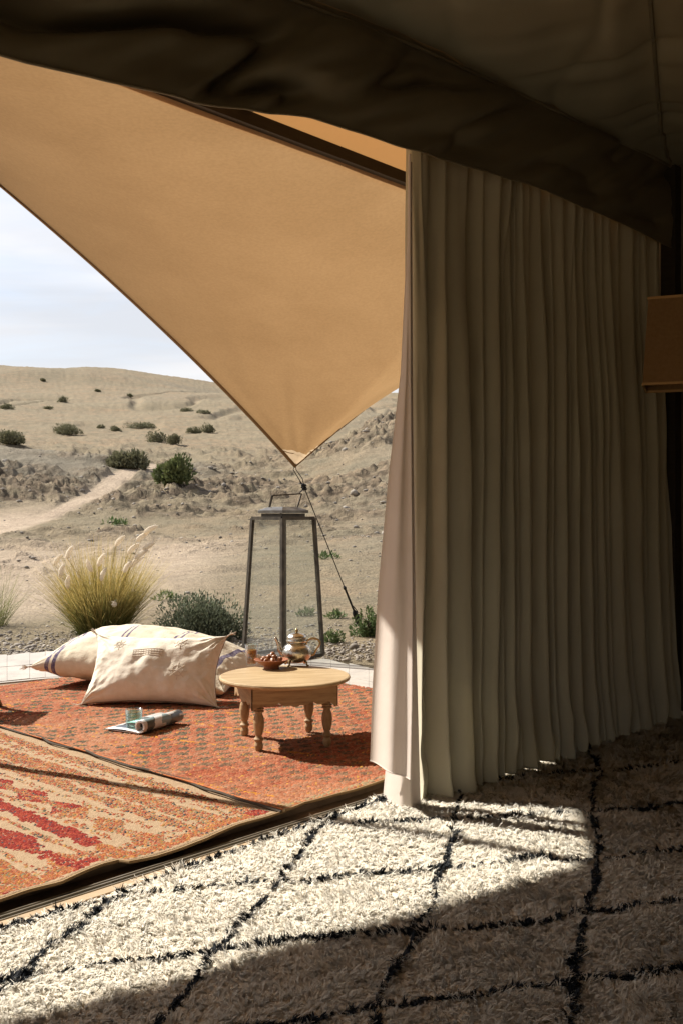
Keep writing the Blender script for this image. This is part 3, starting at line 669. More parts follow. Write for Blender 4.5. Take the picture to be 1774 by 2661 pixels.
# slanting drape folds, deeper towards the left
dia = TT * 1.0 - SS * 0.85
fo = fbm(dia * 2.6, SS * 0.8 + 3, 3, 120); rd = 1 - np.abs(fbm(dia * 2.1 + 5, SS * 1.1, 2, 131)) * 2.4
kb = sstep(0, 0.25, SS) * 0.85 + 0.15
Wv = -0.14 + 0.06 * kb * fo + 0.15 * kb * np.clip(rd, 0, 1) ** 2 * (0.30 + 0.65 * sstep(0.6, -1.2, TT)) + 0.004 * fbm(dia * 9, SS * 3, 2, 140)
Wv = Wv - 0.10 * SS * (1 - SS) * 1.2
kt_ = sstep(0.86, 1.0, SS); Wv = Wv * (1 - kt_) - 0.128 * kt_; Zv = Zv + 0.03 * kt_
P_ = np.stack([P0.x + U.x * TT + N.x * Wv, P0.y + U.y * TT + N.y * Wv, Zv], -1).reshape(-1, 3)
o = mesh_np('valance', P_, grid_faces(nv_, nt_), M['valance'], TENT, smooth=True)
sol = o.modifiers.new('t', 'SOLIDIFY'); sol.thickness = 0.004
bm = bmesh.new(); kk = range(0, nt_, 2)
tube(bm, [tuple(P_[k]) for k in kk], 0.0045, 6); bmo('valance_hem', bm, M['valance'], TENT)
# ceiling: two draped planes meeting in a seam
ntc, nwc = 300, 220
t_ = np.linspace(-6, 2.6, ntc); w_ = np.concatenate([[0.0], np.linspace(0.004, 1.6, 130), np.linspace(1.62, 7.5, nwc - 131)])
TT, WW_ = np.meshgrid(t_, w_)
zf = np.interp(TT, VT[:, 0], VT[:, 1]) + 0.47 * WW_
side = 3.2 + 0.071 * (2.45 - TT) + 0.2 * WW_
k_s = 0.06
zc = -np.log(np.exp(-zf / k_s) + np.exp(-side / k_s)) * k_s
dd = zf - side
seam = np.exp(-(dd / 0.035) ** 2)
sag = 0.05 * np.sin(np.clip(WW_ / 1.2, 0, 1) * math.pi)
fold = fbm(TT * 2.2 + WW_ * 1.3, WW_ * 1.1 - TT * 0.4, 2, 150) * 0.05 + 0.04 * np.clip(1 - np.abs(fbm(TT * 1.9 - WW_ * 2.4, WW_ * 0.7, 2, 160)) * 3, 0, 1) ** 2
zc = np.minimum(zc, 4.6) - sag + fold * sstep(0, 0.25, WW_) + 0.045 * seam
zc = zc + 0.03 * np.clip(1 - np.abs(fbm(dd * 9, TT * .6 + WW_ * .3, 2, 171)) * 3, 0, 1) ** 2 * sstep(0.3, 0, dd + 0.05)
WW2 = -WW_ - 0.13 * (WW_ < 10)
P_ = np.stack([P0.x + U.x * TT + N.x * WW2, P0.y + U.y * TT + N.y * WW2, zc], -1).reshape(-1, 3)
mesh_np('ceiling_liner', P_, grid_faces(nwc, ntc), M['liner'], TENT, smooth=True)
# piping along the join of ceiling and valance, and the seam of the ceiling
bm = bmesh.new(); tube(bm, [tw(t, -0.135, float(np.interp(t, VT[:, 0], VT[:, 1])) - 0.004) for t in np.linspace(-6, 2.45, 80)], 0.008, 6); bmo('ceiling_piping', bm, M['valance'], TENT)
pts_ = []
for t in np.linspace(2.44, -1.0, 60):
    w_s = (3.2 - float(np.interp(t, VT[:, 0], VT[:, 1])) + 0.071 * (2.45 - t)) / 0.27
    j_ = int(np.argmin(np.abs(t_ - t))); i_ = int(np.argmin(np.abs(w_ - w_s))); pts_.append(Vector(P_[i_ * ntc + j_]) + Vector((0, 0, -0.006)))
bm = bmesh.new(); tube(bm, pts_, 0.010, 6); bmo('ceiling_seam', bm, M['valance'], TENT)
# outer fly, eave beam, walls
nfl = 60; t_ = np.linspace(-7, 3.2, 140); s_ = np.linspace(0, 1, nfl)
TT, SS = np.meshgrid(t_, s_)
wf = -7.7 + SS * 8.25; zf_ = np.where(wf < -3.4, 5.35 - (-3.4 - wf) * 0.44, 5.35 - (wf + 3.4) * 0.635)
zf_ = zf_ + 0.012 * fbm(TT * 1.5, wf * 2, 3, 180)
P_ = np.stack([P0.x + U.x * TT + N.x * wf, P0.y + U.y * TT + N.y * wf, zf_], -1).reshape(-1, 3)
fly = mesh_np('roof_fly', P_, grid_faces(nfl, 140), M['fly'], TENT, smooth=True)
ZB = 2.862
bm = bmesh.new(); p, q = tw(-7, 0.5, ZB), tw(3.2, 0.5, ZB)
barpoly(bm, p, q, 0.05, 0.056); bmo('eave_beam', bm, M['beam'], TENT)
for t in (-3.2, px2t(747) + 0.12 * 0 + 0.21, 3.0):
    bm = bmesh.new(); box(bm, tw(t, 0.5, ZB + 0.06), (0.055, 0.04, 0.12), Matrix.Rotation(math.atan2(U.y, U.x), 4, 'Z')); bmo('beam_bracket', bm, M['beam'], TENT)
def wall(name, a, b, z0, z1, m, nseg=60, amp=0.03, seed=0):
    a, b = Vector(a), Vector(b); L_ = (b - a).length; nx = (b - a).normalized(); nrm = Vector((-nx.y, nx.x, 0))
    s = np.linspace(0, 1, nseg); h = np.linspace(z0, z1, 12); S_, H_ = np.meshgrid(s, h)
    off = amp * fbm(S_ * L_ * 2.2, H_ * 0.4, 3, 200 + seed)
    P_ = np.stack([a.x + (b.x - a.x) * S_ + nrm.x * off, a.y + (b.y - a.y) * S_ + nrm.y * off, H_], -1).reshape(-1, 3)
    return mesh_np(name, P_, grid_faces(12, nseg), m, TENT, smooth=True)
wall('side_wall', tw(2.5, 0.4), tw(2.5, -7.5), -0.05, 4.6, M['wallc'], seed=1)
wall('back_wall', tw(2.5, -7.5), tw(0.4, -7.5), -0.05, 3.6, M['wallc'], seed=2)
wall('back_wall', tw(0.4, -7.5), tw(-0.6, -7.5), -0.05, 3.6, M['wallc'], seed=2, nseg=40)
wall('back_wall', tw(-0.6, -7.5), tw(-6, -7.5), -0.05, 3.6, M['wallc'], seed=2, nseg=40)
wall('side_wall', tw(-6, -7.5), tw(-6, -1.9), 2.7, 4.6, M['wallc'], seed=3)  # unseen wall, open below: opening added to let daylight into the tent
wall('side_wall', tw(-6, -1.9), tw(-6, 0.05), -0.05, 4.6, M['wallc'], seed=4)
# gable strip above the valance so that no sky leaks in between liner and fly
wall('head_wall', tw(-6.1, -0.04), tw(2.9, -0.04), 2.92, 3.9, M['wallc'], amp=0.0)
# slim corner post standing behind the curtain
bm = bmesh.new(); box(bm, tw(2.47, -0.12, 1.6), (0.09, 0.09, 3.2), Matrix.Rotation(math.atan2(U.y, U.x), 4, 'Z')); bmo('corner_post', bm, M['beam'], TENT)

# ------------------------------------------------------------------ curtain
CUR = root('curtain', 'long pleated olive beige linen curtain drawn aside and reaching the ivory rug', 'curtain')
tp = [1118, 1222, 1291, 1321, 1353, 1407, 1459, 1481, 1508, 1538, 1577, 1637, 1666, 1696]
bp = [1100, 1196, 1251, 1300, 1351, 1395, 1435, 1474, 1519, 1555, 1600, 1650, 1690, 1725]
amp_t = [.085, .11, .10, .085, .085, .10, .105, .085, .085, .095, .10, .10, .085, .07]
def path(peaks, amps, lead, front, drop=12):
    pts_ = list(lead)
    for i, (p, a) in enumerate(zip(peaks, amps)):
        t = px2t(p, front - .05); gap = (px2t(peaks[i + 1], front - .05) - t) if i + 1 < len(peaks) else 0.07
        base_ = -0.02 + front; rr = random.Random(i * 7 + 3)
        pts_.append((t + 0.004, base_ + a * 1.0)); pts_.append((t + 0.012 + gap * 0.10, base_ + a * rr.uniform(-0.1, 0.2)))
        if gap > 0.10:
            pts_.append((t + gap * 0.30, base_ - a * rr.uniform(0.6, 0.9))); pts_.append((t + gap * 0.44, base_ + a * rr.uniform(-0.3, 0.15))); pts_.append((t + gap * 0.70, base_ - a * rr.uniform(0.8, 1.0)))
        else:
            pts_.append((t + gap * 0.45, base_ - a * rr.uniform(0.6, 0.9))); pts_.append((t + gap * 0.70, base_ - a))
        pts_.append((t + gap * 0.90, base_ - a * 0.7))
    return pts_
lead_t = [(px2t(1068), 0.03), (px2t(1063) - 0.005, -0.02), (px2t(1069), -0.04), (px2t(1075), -0.05), (px2t(1095), -0.035)]
lead_b = [(px2t(1068), 0.0), (px2t(1068, -.06), -0.06), (px2t(1074, -.12), -0.12), (px2t(1082, -.17), -0.17), (px2t(1090, -.12), -0.12)]
lead_m = [(px2t(1068), 0.03), (px2t(1064), -0.02), (px2t(1070), -0.045), (px2t(1080), -0.06), (px2t(1090), -0.03)]
ncol, nrow = 900, 90
pt = catmull(path(tp, [a * .62 for a in amp_t], lead_t, 0.0), ncol)
pm = catmull(path([(a * .5 + b * .5) for a, b in zip(tp, bp)], [a * 1.1 for a in amp_t], lead_m, -0.03), ncol)
pb = catmull(path(bp, [a * 1.35 for a in amp_t], lead_b, -0.12), ncol)
rows = np.linspace(0, 1, nrow)            # 0 top .. 1 bottom
ztop = 2.83
P_ = np.zeros((nrow, ncol, 3))
cc = np.arange(ncol) * 620 / 900
for i, s in enumerate(rows):
    if s < 0.5: k = s / 0.5; k = k * k * (3 - 2 * k); q = pt * (1 - k) + pm * k
    else: k = (s - .5) / .5; k = k ** 1.5; q = pm * (1 - k) + pb * k
    tt = q[:, 0] + 0.008 * fbm(cc / 40 + 3, np.full(ncol, s * 2.2), 3, 21); ww = q[:, 1] + 0.016 * fbm(cc / 24, np.full(ncol, s * 3.0), 3, 22) + 0.020 * (np.abs(fbm(cc / 15, np.full(ncol, s * 1.3), 2, 24)) - .3) * (1 - .3 * s)
    # tiny gathers near the top, wrinkles near the floor
    gt = sstep(0.2, 0.02, s); ww = ww + 0.008 * gt * np.sin(cc * 0.42 + 2 * fbm(cc / 30, 0 * cc, 2, 5)); gb = sstep(0.86, 1.0, s)
    ww = ww + gb * (0.03 * fbm(cc / 30, np.full(ncol, s * 14), 3, 33) - 0.02)
    zz_b = 0.022 + 0.018 * fbm(cc / 35, 0 * cc, 2, 44) + 0.0 * cc
    z = ztop + (zz_b - ztop) * s
    P_[i, :, 0] = P0.x + U.x * tt + N.x * ww; P_[i, :, 1] = P0.y + U.y * tt + N.y * ww; P_[i, :, 2] = z
o = mesh_np('cloth', P_.reshape(-1, 3), grid_faces(nrow, ncol), M['curtain'], CUR, smooth=True)
# hem along the foot
bm = bmesh.new(); tube(bm, [tuple(P_[-1, k]) for k in range(0, ncol, 3)], 0.004, 5); bmo('hem', bm, M['curtain'], CUR)
# pale lining flap that swings out of the doorway
FL = root('lining_flap', 'pale pinkish curtain lining flap swung outside, sunlit at its lower half', 'curtain')
ys = [402, 620, 984, 1244, 1561, 1810, 1995]; xl = [1060, 1057, 1040, 1010, 981, 967, 961]; xr = [1065, 1065, 1066, 1068, 1071, 1070, 1066]
nr_, nc_ = 80, 60; P_ = np.zeros((nr_, nc_, 3))
for i in range(nr_):
    s = i / (nr_ - 1); y = ys[0] + (ys[-1] - ys[0]) * s
    a_, b_ = np.interp(y, ys, xl), np.interp(y, ys, xr)
    flare = s ** 1.3; DR = 4.06 - 0.26 * flare
    DL = 4.07 - 0.10 * flare
    z = 2.64 + (0.155 - 2.64) * s
    for j in range(nc_):
        v_ = j / (nc_ - 1)                 # 0 outer edge .. 1 at the fold
        D = DL * (1 - v_) + DR * v_ + 0.020 * flare * math.sin(v_ * 2.6 * math.pi + 0.8) + 0.005 * float(vnoise(v_ * 4, s * 5, 8))
        px_ = a_ * (1 - v_) + b_ * v_
        P_[i, j] = ((px_ - 887) / F * (DL * (1 - v_) + DR * v_), D, z + 0.03 * (1 - v_) * s)
o = mesh_np('cloth', P_.reshape(-1, 3), grid_faces(nr_, nc_)[:, ::-1], M['lining'], FL, smooth=True)
bm = bmesh.new(); tube(bm, [tuple(P_[k, -1]) for k in range(0, nr_)], 0.003, 5); tube(bm, [tuple(P_[-1, k]) for k in range(nc_)], 0.003, 5); bmo('hem', bm, M['lining'], FL)

# the inner layer whose foot shows below the flap
LB = [(np.array([(px2t(1066), 0.0), (px2t(1066), -0.01), (px2t(1072), -0.03)])), None]
top_l = [Vector(((p_ - 887) / F * d_, d_, 2.65)) for p_, d_ in ((1063, 4.12), (1066, 4.09), (1070, 4.10))]
bot_l = [Vector(((p_ - 887) / F * d_, d_, 0.015)) for p_, d_ in ((994, 4.03), (1050, 3.90), (1092, 3.95))]
P_ = np.zeros((60, 40, 3))
for i in range(60):
    s = i / 59; e = s ** 2.2
    q = catmull([t_l * (1 - e) + b_l * e for t_l, b_l in zip([Vector((v.x, v.y, 0)) for v in top_l], [Vector((v.x, v.y, 0)) for v in bot_l])], 40)
    P_[i] = q; P_[i, :, 2] = 2.62 + (0.012 - 2.62) * s + 0.006 * vnoise(np.arange(40) / 9, np.full(40, 1.0), 6) * s
    P_[i, :, 1] += 0.010 * e * vnoise(np.arange(40) / 7, np.full(40, s * 6), 7)
mesh_np('inner_layer', P_.reshape(-1, 3), grid_faces(60, 40)[:, ::-1], M['lining'], FL, smooth=True)

# ------------------------------------------------------------------ shade sail, guy rope, poles
Apt = Vector((-2.49, 5.03, 3.45)); Cpt = at(766, 1210, 1.57) if False else Vector((-0.402, 8.6, 1.575)); Bpt = Vector((-5.3, 3.25, 3.4)); Dpt = Vector((2.55, 10.3, 3.5))
outer = []
def arc(p, q, n, up, inw):
    r_ = []
    for k in range(n):
        s = k / (n - 1); c_ = 4 * s * (1 - s); v_ = p.lerp(q, s) + Vector((0, 0, up * c_)) - N * inw * c_; r_.append(v_)
    return r_
outer = arc(Bpt, Apt, 50, 0.0, 0.06)[:-1] + arc(Apt, Cpt, 110, 0.115, 0.02)[:-1] + arc(Cpt, Dpt, 80, 0.22, 0.02)
no = len(outer); tb = np.concatenate([np.linspace(-6.0, -2.2, 50)[:-1], np.linspace(-2.2, 1.7, 110)[:-1], np.linspace(1.7, 6.5, 80)])
ns = 60; P_ = np.zeros((ns, no, 3))
for i in range(ns):
    s = i / (ns - 1)
    for j in range(no):
        b_ = tw(tb[j], 0.5, ZB - 0.034); p = b_.lerp(outer[j], s)
        c_ = 4 * s * (1 - s); p.z += -0.04 * c_ + 0.008 * float(0)
        P_[i, j] = p
nzs = fbm(P_[..., 0] * 1.1, P_[..., 1] * 1.1, 3, 333); P_[..., 2] += 0.012 * nzs * (np.linspace(0, 1, ns) * (1 - np.linspace(0, 1, ns)) * 4)[:, None]
dC = np.sqrt(((P_ - np.array(Cpt)) ** 2).sum(-1)); aC = np.arctan2(P_[..., 1] - Cpt.y, P_[..., 0] - Cpt.x)
P_[..., 2] += 0.010 * np.sin(aC * 26 + vnoise(aC * 6, dC, 4) * 3) * np.exp(-(dC / 0.9)) * sstep(0, 0.15, dC) * sstep(0, 0.04, 1 - np.linspace(0, 1, ns))[:, None]
P_[..., 2] += 0.02 * fbm(P_[..., 0] * 0.7 + P_[..., 1] * 0.5, P_[..., 1] * 0.35 - P_[..., 0] * 0.3, 3, 350) * (np.linspace(0, 1, ns) * (1 - np.linspace(0, 1, ns)) * 4)[:, None]
SAIL = root('shade_sail', 'large sunlit tan canvas awning drawn down to one pointed corner outside', 'awning')
o = mesh_np('canvas', P_.reshape(-1, 3), grid_faces(ns, no), M['sail'], SAIL, smooth=True)
def ribbon(name, pts_, inner, w, m, lift=0.010, par=SAIL):
    Vv = []
    for p, q in zip(pts_, inner):
        d = (Vector(q) - Vector(p)).normalized(); Vv.append(Vector(p) - d * 0.004 + Vector((0, 0, -lift))); Vv.append(Vector(p) + d * w + Vector((0, 0, -lift)))
    n = len(pts_); f = [(2 * k, 2 * k + 1, 2 * k + 3, 2 * k + 2) for k in range(n - 1)]
    o = mesh_np(name, [tuple(v_) for v_ in Vv], f, m, par, smooth=True); so_ = o.modifiers.new('t', 'SOLIDIFY'); so_.thickness = 0.004; return o
ic = 49 + 109
canvas_o = o; bpy.context.view_layer.update()
ribbon('edge_hem', [P_[-1, j] for j in range(0, ic + 1)], [P_[-2, j] for j in range(0, ic + 1)], 0.045, M['sailhem'])
ribbon('edge_hem', [P_[-1, j] for j in range(ic, no)], [P_[-2, j] for j in range(ic, no)], 0.045, M['sailhem'])
bm = bmesh.new(); tube(bm, [tuple(P_[-1, j]) for j in range(no)], 0.007, 6); bmo('edge_cord', bm, M['sailhem'], SAIL)
# fan-shaped reinforcing patch in the corner
cor = Vector(P_[-1, ic]); fan = [cor + Vector((0, 0, -0.006))]
def sail_pt(s, j): 
    i0 = min(int(s * (ns - 1)), ns - 2); f_ = s * (ns - 1) - i0; j0 = int(j); g_ = j - j0
    a = P_[i0, j0] * (1 - f_) + P_[i0 + 1, j0] * f_; b = P_[i0, j0 + 1] * (1 - f_) + P_[i0 + 1, j0 + 1] * f_; return Vector(a * (1 - g_) + b * g_)
dl = (Vector(P_[-1, ic - 14]) - cor).normalized(); dr = (Vector(P_[-1, ic + 8]) - cor).normalized(); R_ = 0.27
vs_ = [tuple(cor + Vector((0, 0, -0.008)))]; nf = 14
for k in range(nf + 1):
    s = k / nf; ang = dl.angle(dr); d = (dl * math.sin((1 - s) * ang) + dr * math.sin(s * ang)) / math.sin(ang)
    for rr_ in (0.5, 1.0):
        p_ = cor + d * R_ * rr_; hit_, lc_, nn_, ix_ = canvas_o.closest_point_on_mesh(p_)
        nn_ = nn_ if nn_.dot(Vector(CAM) - p_) > 0 else -nn_
        vs_.append(tuple(lc_ + nn_ * 0.008))
bm = bmesh.new(); bv = [bm.verts.new(v_) for v_ in vs_]
for k in range(nf):
    a, b, c, d = 1 + 2 * k, 2 + 2 * k, 3 + 2 * k, 4 + 2 * k
    bm.faces.new((bv[0], bv[a], bv[c])); bm.faces.new((bv[a], bv[b], bv[d], bv[c]))
bm.free()
# the canvas itself is doubled with paler cloth inside the corner seam (pigment, measured from the corner)
t = M['sail'].node_tree; L = t.links.new
gd = t.nodes.new('ShaderNodeVectorMath'); gd.operation = 'DISTANCE'; ge = t.nodes.new('ShaderNodeNewGeometry'); L(ge.outputs['Position'], gd.inputs[0]); gd.inputs[1].default_value = tuple(cor)
lt = t.nodes.new('ShaderNodeMath'); lt.operation = 'LESS_THAN'; lt.inputs[1].default_value = R_; L(gd.outputs['Value'], lt.inputs[0])
for nm_ in ('Principled BSDF', 'Translucent BSDF'):
    n_ = t.nodes[nm_]; sk = n_.inputs['Base Color'] if 'Base Color' in n_.inputs else n_.inputs['Color']
    mx_ = t.nodes.new('ShaderNodeMixRGB'); L(lt.outputs[0], mx_.inputs[0]); mx_.inputs[2].default_value = (0.58, 0.44, 0.28, 1)
    if sk.links: L(sk.links[0].from_socket, mx_.inputs[1])
    else: mx_.inputs[1].default_value = sk.default_value
    L(mx_.outputs[0], sk)
bm = bmesh.new(); dm = (dl + dr).normalized()
tube(bm, [vs_[2 + 2 * k] for k in range(nf + 1)], 0.0035, 5); bmo('patch_seam', bm, M['sailhem'], SAIL)
bm = bmesh.new(); box(bm, cor + dm * 0.045 + Vector((0, -0.012, -0.006)), (0.06, 0.012, 0.03), bevel=0.003); bmo('webbing_tab', bm, mat('gold_webbing', (0.30, 0.17, 0.05), 0.7), SAIL)

stake = at(941, 1632, -0.0); stake = Vector((0.2, 9.75, 0.02)); stake.z = gz_at(stake.x, stake.y)
ROPE = root('guy_rope', 'black guy rope with knot and tensioner running from awning corner to the ground', 'rope')
top_ = cor + Vector((0.02, 0.0, -0.03))
low = stake + Vector((0, 0, 0.03))
bm = bmesh.new(); tube(bm, [top_.lerp(low, s) for s in np.linspace(0.09, 1, 12)], 0.0045, 8); bmo('cord', bm, M['rope'], ROPE)
bm = bmesh.new()
for s_ in (-1, 1): tube(bm, [cor + dm * 0.03, cor + Vector((s_ * 0.012, 0, -0.03)), top_.lerp(low, 0.05) + Vector((s_ * 0.016, 0, 0)), top_.lerp(low, 0.095)], 0.0038, 6)
bmo('loop', bm, M['rope'], ROPE)
kp = top_.lerp(low, 0.095)
bm = bmesh.new()
for k in range(5):
    a = k * 1.3; c_ = kp + Vector((0.008 * math.cos(a), 0.006 * math.sin(a), 0.010 * (k - 2)))
    tube(bm, [c_ + Vector((0.016 * math.cos(b), 0.016 * math.sin(b), 0.007 * math.sin(b + a))) for b in np.linspace(0, 6.3, 10)], 0.006, 6)
tube(bm, [kp, kp + Vector((-0.02, -0.01, -0.035)), kp + Vector((-0.045, -0.01, -0.062))], 0.0045, 6); tube(bm, [kp, kp + Vector((-0.028, 0.01, 0.03)), kp + Vector((-0.036, 0.01, 0.05))], 0.004, 6)
bmo('knot', bm, M['rope'], ROPE)
bm = bmesh.new(); s0 = 0.70
tube(bm, [top_.lerp(low, s) for s in (s0, s0 + .012, s0 + .02)], [0.013, 0.017, 0.010], 8)
tube(bm, [top_.lerp(low, s) for s in np.linspace(s0, 0.87, 4)], 0.010, 8)
tube(bm, [top_.lerp(low, s) for s in (0.86, 0.875, 0.95, 0.965)], [0.012, 0.026, 0.028, 0.014], 8)
tube(bm, [top_.lerp(low, 0.83) + Vector((0.012, 0, 0)), top_.lerp(low, 0.88) + Vector((0.03, 0, 0.01))], 0.004, 6)
tube(bm, [top_.lerp(low, 0.96), top_.lerp(low, 0.96) + Vector((-0.04, 0, 0.0))], 0.004, 6)
bmo('tensioner', bm, M['rope'], ROPE)
bm = bmesh.new(); tube(bm, [stake + Vector((0.03, 0.08, -0.2)), stake + Vector((0, 0, 0.06))], 0.009, 8); bmo('ground_stake', bm, M['iron'], ROPE)
def pole(p, label, r=0.030):
    o = root('awning_pole', label, 'pole', (p.x, p.y, 0.045), group='awning poles')
    bm = bmesh.new(); tube(bm, [(0, 0, 0), (0, 0, p.z - 0.045)], r, 14); bmo('shaft', bm, M['stoolwood'], o)
    bm = bmesh.new(); lathe(bm, [(0.07, 0), (0.07, 0.012), (0.04, 0.03), (0.04, 0.06)], 16); bmo('foot', bm, M['iron'], o)
pole(Apt, 'wooden pole left of the frame that lifts the tan awning')
pole(Dpt, 'wooden awning pole hidden behind the curtain', 0.03)

# ------------------------------------------------------------------ lantern
lz = 0.026; lp = at(731, 1716, lz)
LAN = root('lantern', 'tall tapering iron and glass lantern standing behind the low table', 'lantern', (lp.x + 0.005, lp.y + 0.18, lz), math.radians(46.5))
hb, ht, H = 0.222, 0.172, 1.105
bm = bmesh.new(); cb = [Vector((sx_ * hb, sy_ * hb, 0.02)) for sx_, sy_ in ((-1, -1), (1, -1), (1, 1), (-1, 1))]; ct = [Vector((sx_ * ht, sy_ * ht, H)) for sx_, sy_ in ((-1, -1), (1, -1), (1, 1), (-1, 1))]
for a, b in zip(cb, ct):
    bm = bmesh.new(); barpoly(bm, a, b, 0.026, 0.026, Vector((0, 1, 0))); bmo('corner_bar', bm, M['iron'], LAN)
for nm, cs, z in (('base_frame', cb, 0.013), ('top_frame', ct, H)):
    bm = bmesh.new()
    for k in range(4): barpoly(bm, cs[k] + Vector((0, 0, 0)), cs[(k + 1) % 4], 0.028, 0.026)
    bmo(nm, bm, M['iron'], LAN)
bm = bmesh.new(); box(bm, (0, 0, 0.006), (hb * 2, hb * 2, 0.01)); bmo('base_plate', bm, M['iron'], LAN)
for k in range(4):
    a, b, c, d = cb[k], cb[(k + 1) % 4], ct[(k + 1) % 4], ct[k]
    ins = 0.99; bm = bmesh.new(); vv = [bm.verts.new(Vector((v_.x * ins, v_.y * ins, v_.z))) for v_ in (a, b, c, d)]; bm.faces.new(vv); bmo('glass_pane', bm, M['lglass'], LAN)
bm = bmesh.new(); box(bm, (0, 0, H + 0.022), (0.25, 0.25, 0.03), bevel=0.003); bmo('neck', bm, M['iron'], LAN)
bm = bmesh.new()
cz = H + 0.04; cv = [bm.verts.new((sx_ * 0.142, sy_ * 0.142, cz)) for sx_, sy_ in ((-1, -1), (1, -1), (1, 1), (-1, 1))]
c2 = [bm.verts.new((sx_ * 0.142, sy_ * 0.142, cz + 0.022)) for sx_, sy_ in ((-1, -1), (1, -1), (1, 1), (-1, 1))]; c3 = [bm.verts.new((sx_ * 0.08, sy_ * 0.08, cz + 0.05)) for sx_, sy_ in ((-1, -1), (1, -1), (1, 1), (-1, 1))]
bm.faces.new(list(reversed(cv))); bm.faces.new(c3)
for A_, B_ in ((cv, c2), (c2, c3)):
    for k in range(4): bm.faces.new((A_[k], A_[(k + 1) % 4], B_[(k + 1) % 4], B_[k]))
lcap = bmo('cap', bm, M['ironcap'], LAN)
# handle leans sideways (seen across in the photograph)
Rz = Matrix.Rotation(-math.radians(46.5), 4, 'Z')
hp = [Rz @ Vector(p) for p in ((-0.115, 0.0, cz + 0.02), (-0.085, -0.02, cz + 0.14), (0.145, 0.04, cz + 0.155), (0.105, 0.03, cz + 0.025))]
bm = bmesh.new()
for a, b in zip(hp, hp[1:]): barpoly(bm, a, b, 0.016, 0.010)
bmo('handle', bm, M['iron'], lcap)

# ------------------------------------------------------------------ low table
zf0 = 0.032
tc_ = Vector((-0.283, 4.995, zf0)); TR = math.radians(17)
TAB = root('low_table', 'low round carved wooden tea table standing on the rust rug', 'table', tc_, TR); TAB.scale = (1.03, 1.03, 1.015)
th0 = 0.325
bm = bmesh.new(); R0 = 0.318
lathe(bm, [(0.0, th0 - 0.022), (R0 - 0.012, th0 - 0.022), (R0 - 0.003, th0 - 0.017), (R0, th0 - 0.010), (R0 - 0.002, th0 - 0.003), (R0 - 0.008, th0), (0, th0)], 72)
bmo('tabletop', bm, M['woodtop'], TAB)
hs = 0.165
legp = [(-.02, 0.0), ]
def turned(h):
    return [(0.0, 0), (0.013, 0.0), (0.019, 0.012), (0.021, 0.028), (0.016, 0.045), (0.023, 0.052), (0.024, 0.058), (0.016, 0.066), (0.014, 0.074), (0.019, 0.085), (0.024, 0.11), (0.026, 0.135), (0.023, 0.158),
            (0.017, 0.176), (0.016, 0.182), (0.025, 0.186), (0.025, 0.191), (0.018, 0.194), (0.025, 0.198), (0.025, 0.203), (0.018, 0.207), (0.020, 0.214), (0.0, 0.214)]
for sx_, sy_ in ((-1, -1), (1, -1), (1, 1), (-1, 1)):
    bm = bmesh.new(); lathe(bm, turned(0), 20, (sx_ * hs, sy_ * hs, 0)); box(bm, (sx_ * hs, sy_ * hs, 0.258), (0.050, 0.050, 0.090), bevel=0.003)
    bmo('leg', bm, M['wood'], TAB, smooth=False)
def apron(length, m, rot, off):
    n = 36; bm = bmesh.new(); top_v, bot_v = [], []
    for side in (0, 1):
        tv, bv_ = [], []
        for k in range(n + 1):
            s = -1 + 2 * k / n; x = s * length / 2
            a = abs(s)
            d = 0.082
            d = 0.070 + 0.020 * abs(math.sin(a * math.pi * 2.5)) ** 0.7
            if a < 0.12: d += 0.026 * (1 - a / 0.12)
            if a > 0.80: d -= 0.0 + (-0.014) * (a - .8) / .2
            yy = off + (0.009 if side else -0.009)
            tv.append(bm.verts.new((x, yy, th0 - 0.0225))); bv_.append(bm.verts.new((x, yy, th0 - 0.0225 - d)))
        top_v.append(tv); bot_v.append(bv_)
    for k in range(n):
        bm.faces.new((top_v[0][k], top_v[0][k + 1], bot_v[0][k + 1], bot_v[0][k])); bm.faces.new((top_v[1][k + 1], top_v[1][k], bot_v[1][k], bot_v[1][k + 1]))
        bm.faces.new((bot_v[0][k], bot_v[0][k + 1], bot_v[1][k + 1], bot_v[1][k])); bm.faces.new((top_v[0][k + 1], top_v[0][k], top_v[1][k], top_v[1][k + 1]))
    bmesh.ops.transform(bm, matrix=Matrix.Rotation(rot, 4, 'Z'), verts=bm.verts)
    bmo('apron', bm, m, TAB)
for k in range(4): apron(2 * hs + 0.075, M['apronwood'], k * math.pi / 2, -hs - 0.034)
# things on the table
zt0 = zf0 + th0 * 1.015
def on_table(px, py): return at(px, py, zt0)
# teapot: base centre about pixel (771, 1722)
tp_ = on_table(771, 1728)
TP = root('teapot', 'silver moroccan teapot with domed lid standing on the low table', 'teapot', tp_, math.radians(2))
bm = bmesh.new(); lathe(bm, [(0, 0.014), (0.035, 0.014), (0.060, 0.026), (0.076, 0.046), (0.081, 0.066), (0.077, 0.086), (0.062, 0.104), (0.045, 0.113), (0.040, 0.119), (0.041, 0.124), (0, 0.124)], 40); bmo('body', bm, M['silver'], TP, True)
bm = bmesh.new(); lathe(bm, [(0.0415, 0.118), (0.052, 0.120), (0.056, 0.128), (0.056, 0.134), (0.050, 0.140), (0.053, 0.147), (0.051, 0.154), (0.040, 0.164), (0.024, 0.170), (0.014, 0.173), (0.0, 0.174)], 32)
lid = bmo('lid', bm, M['silver'], TP, True)
bm = bmesh.new(); lathe(bm, [(0.0, 0.172), (0.006, 0.174), (0.006, 0.177), (0.010, 0.182), (0.008, 0.189), (0.003, 0.196), (0.0, 0.197)], 16); bmo('knob', bm, M['brass'], lid, True)
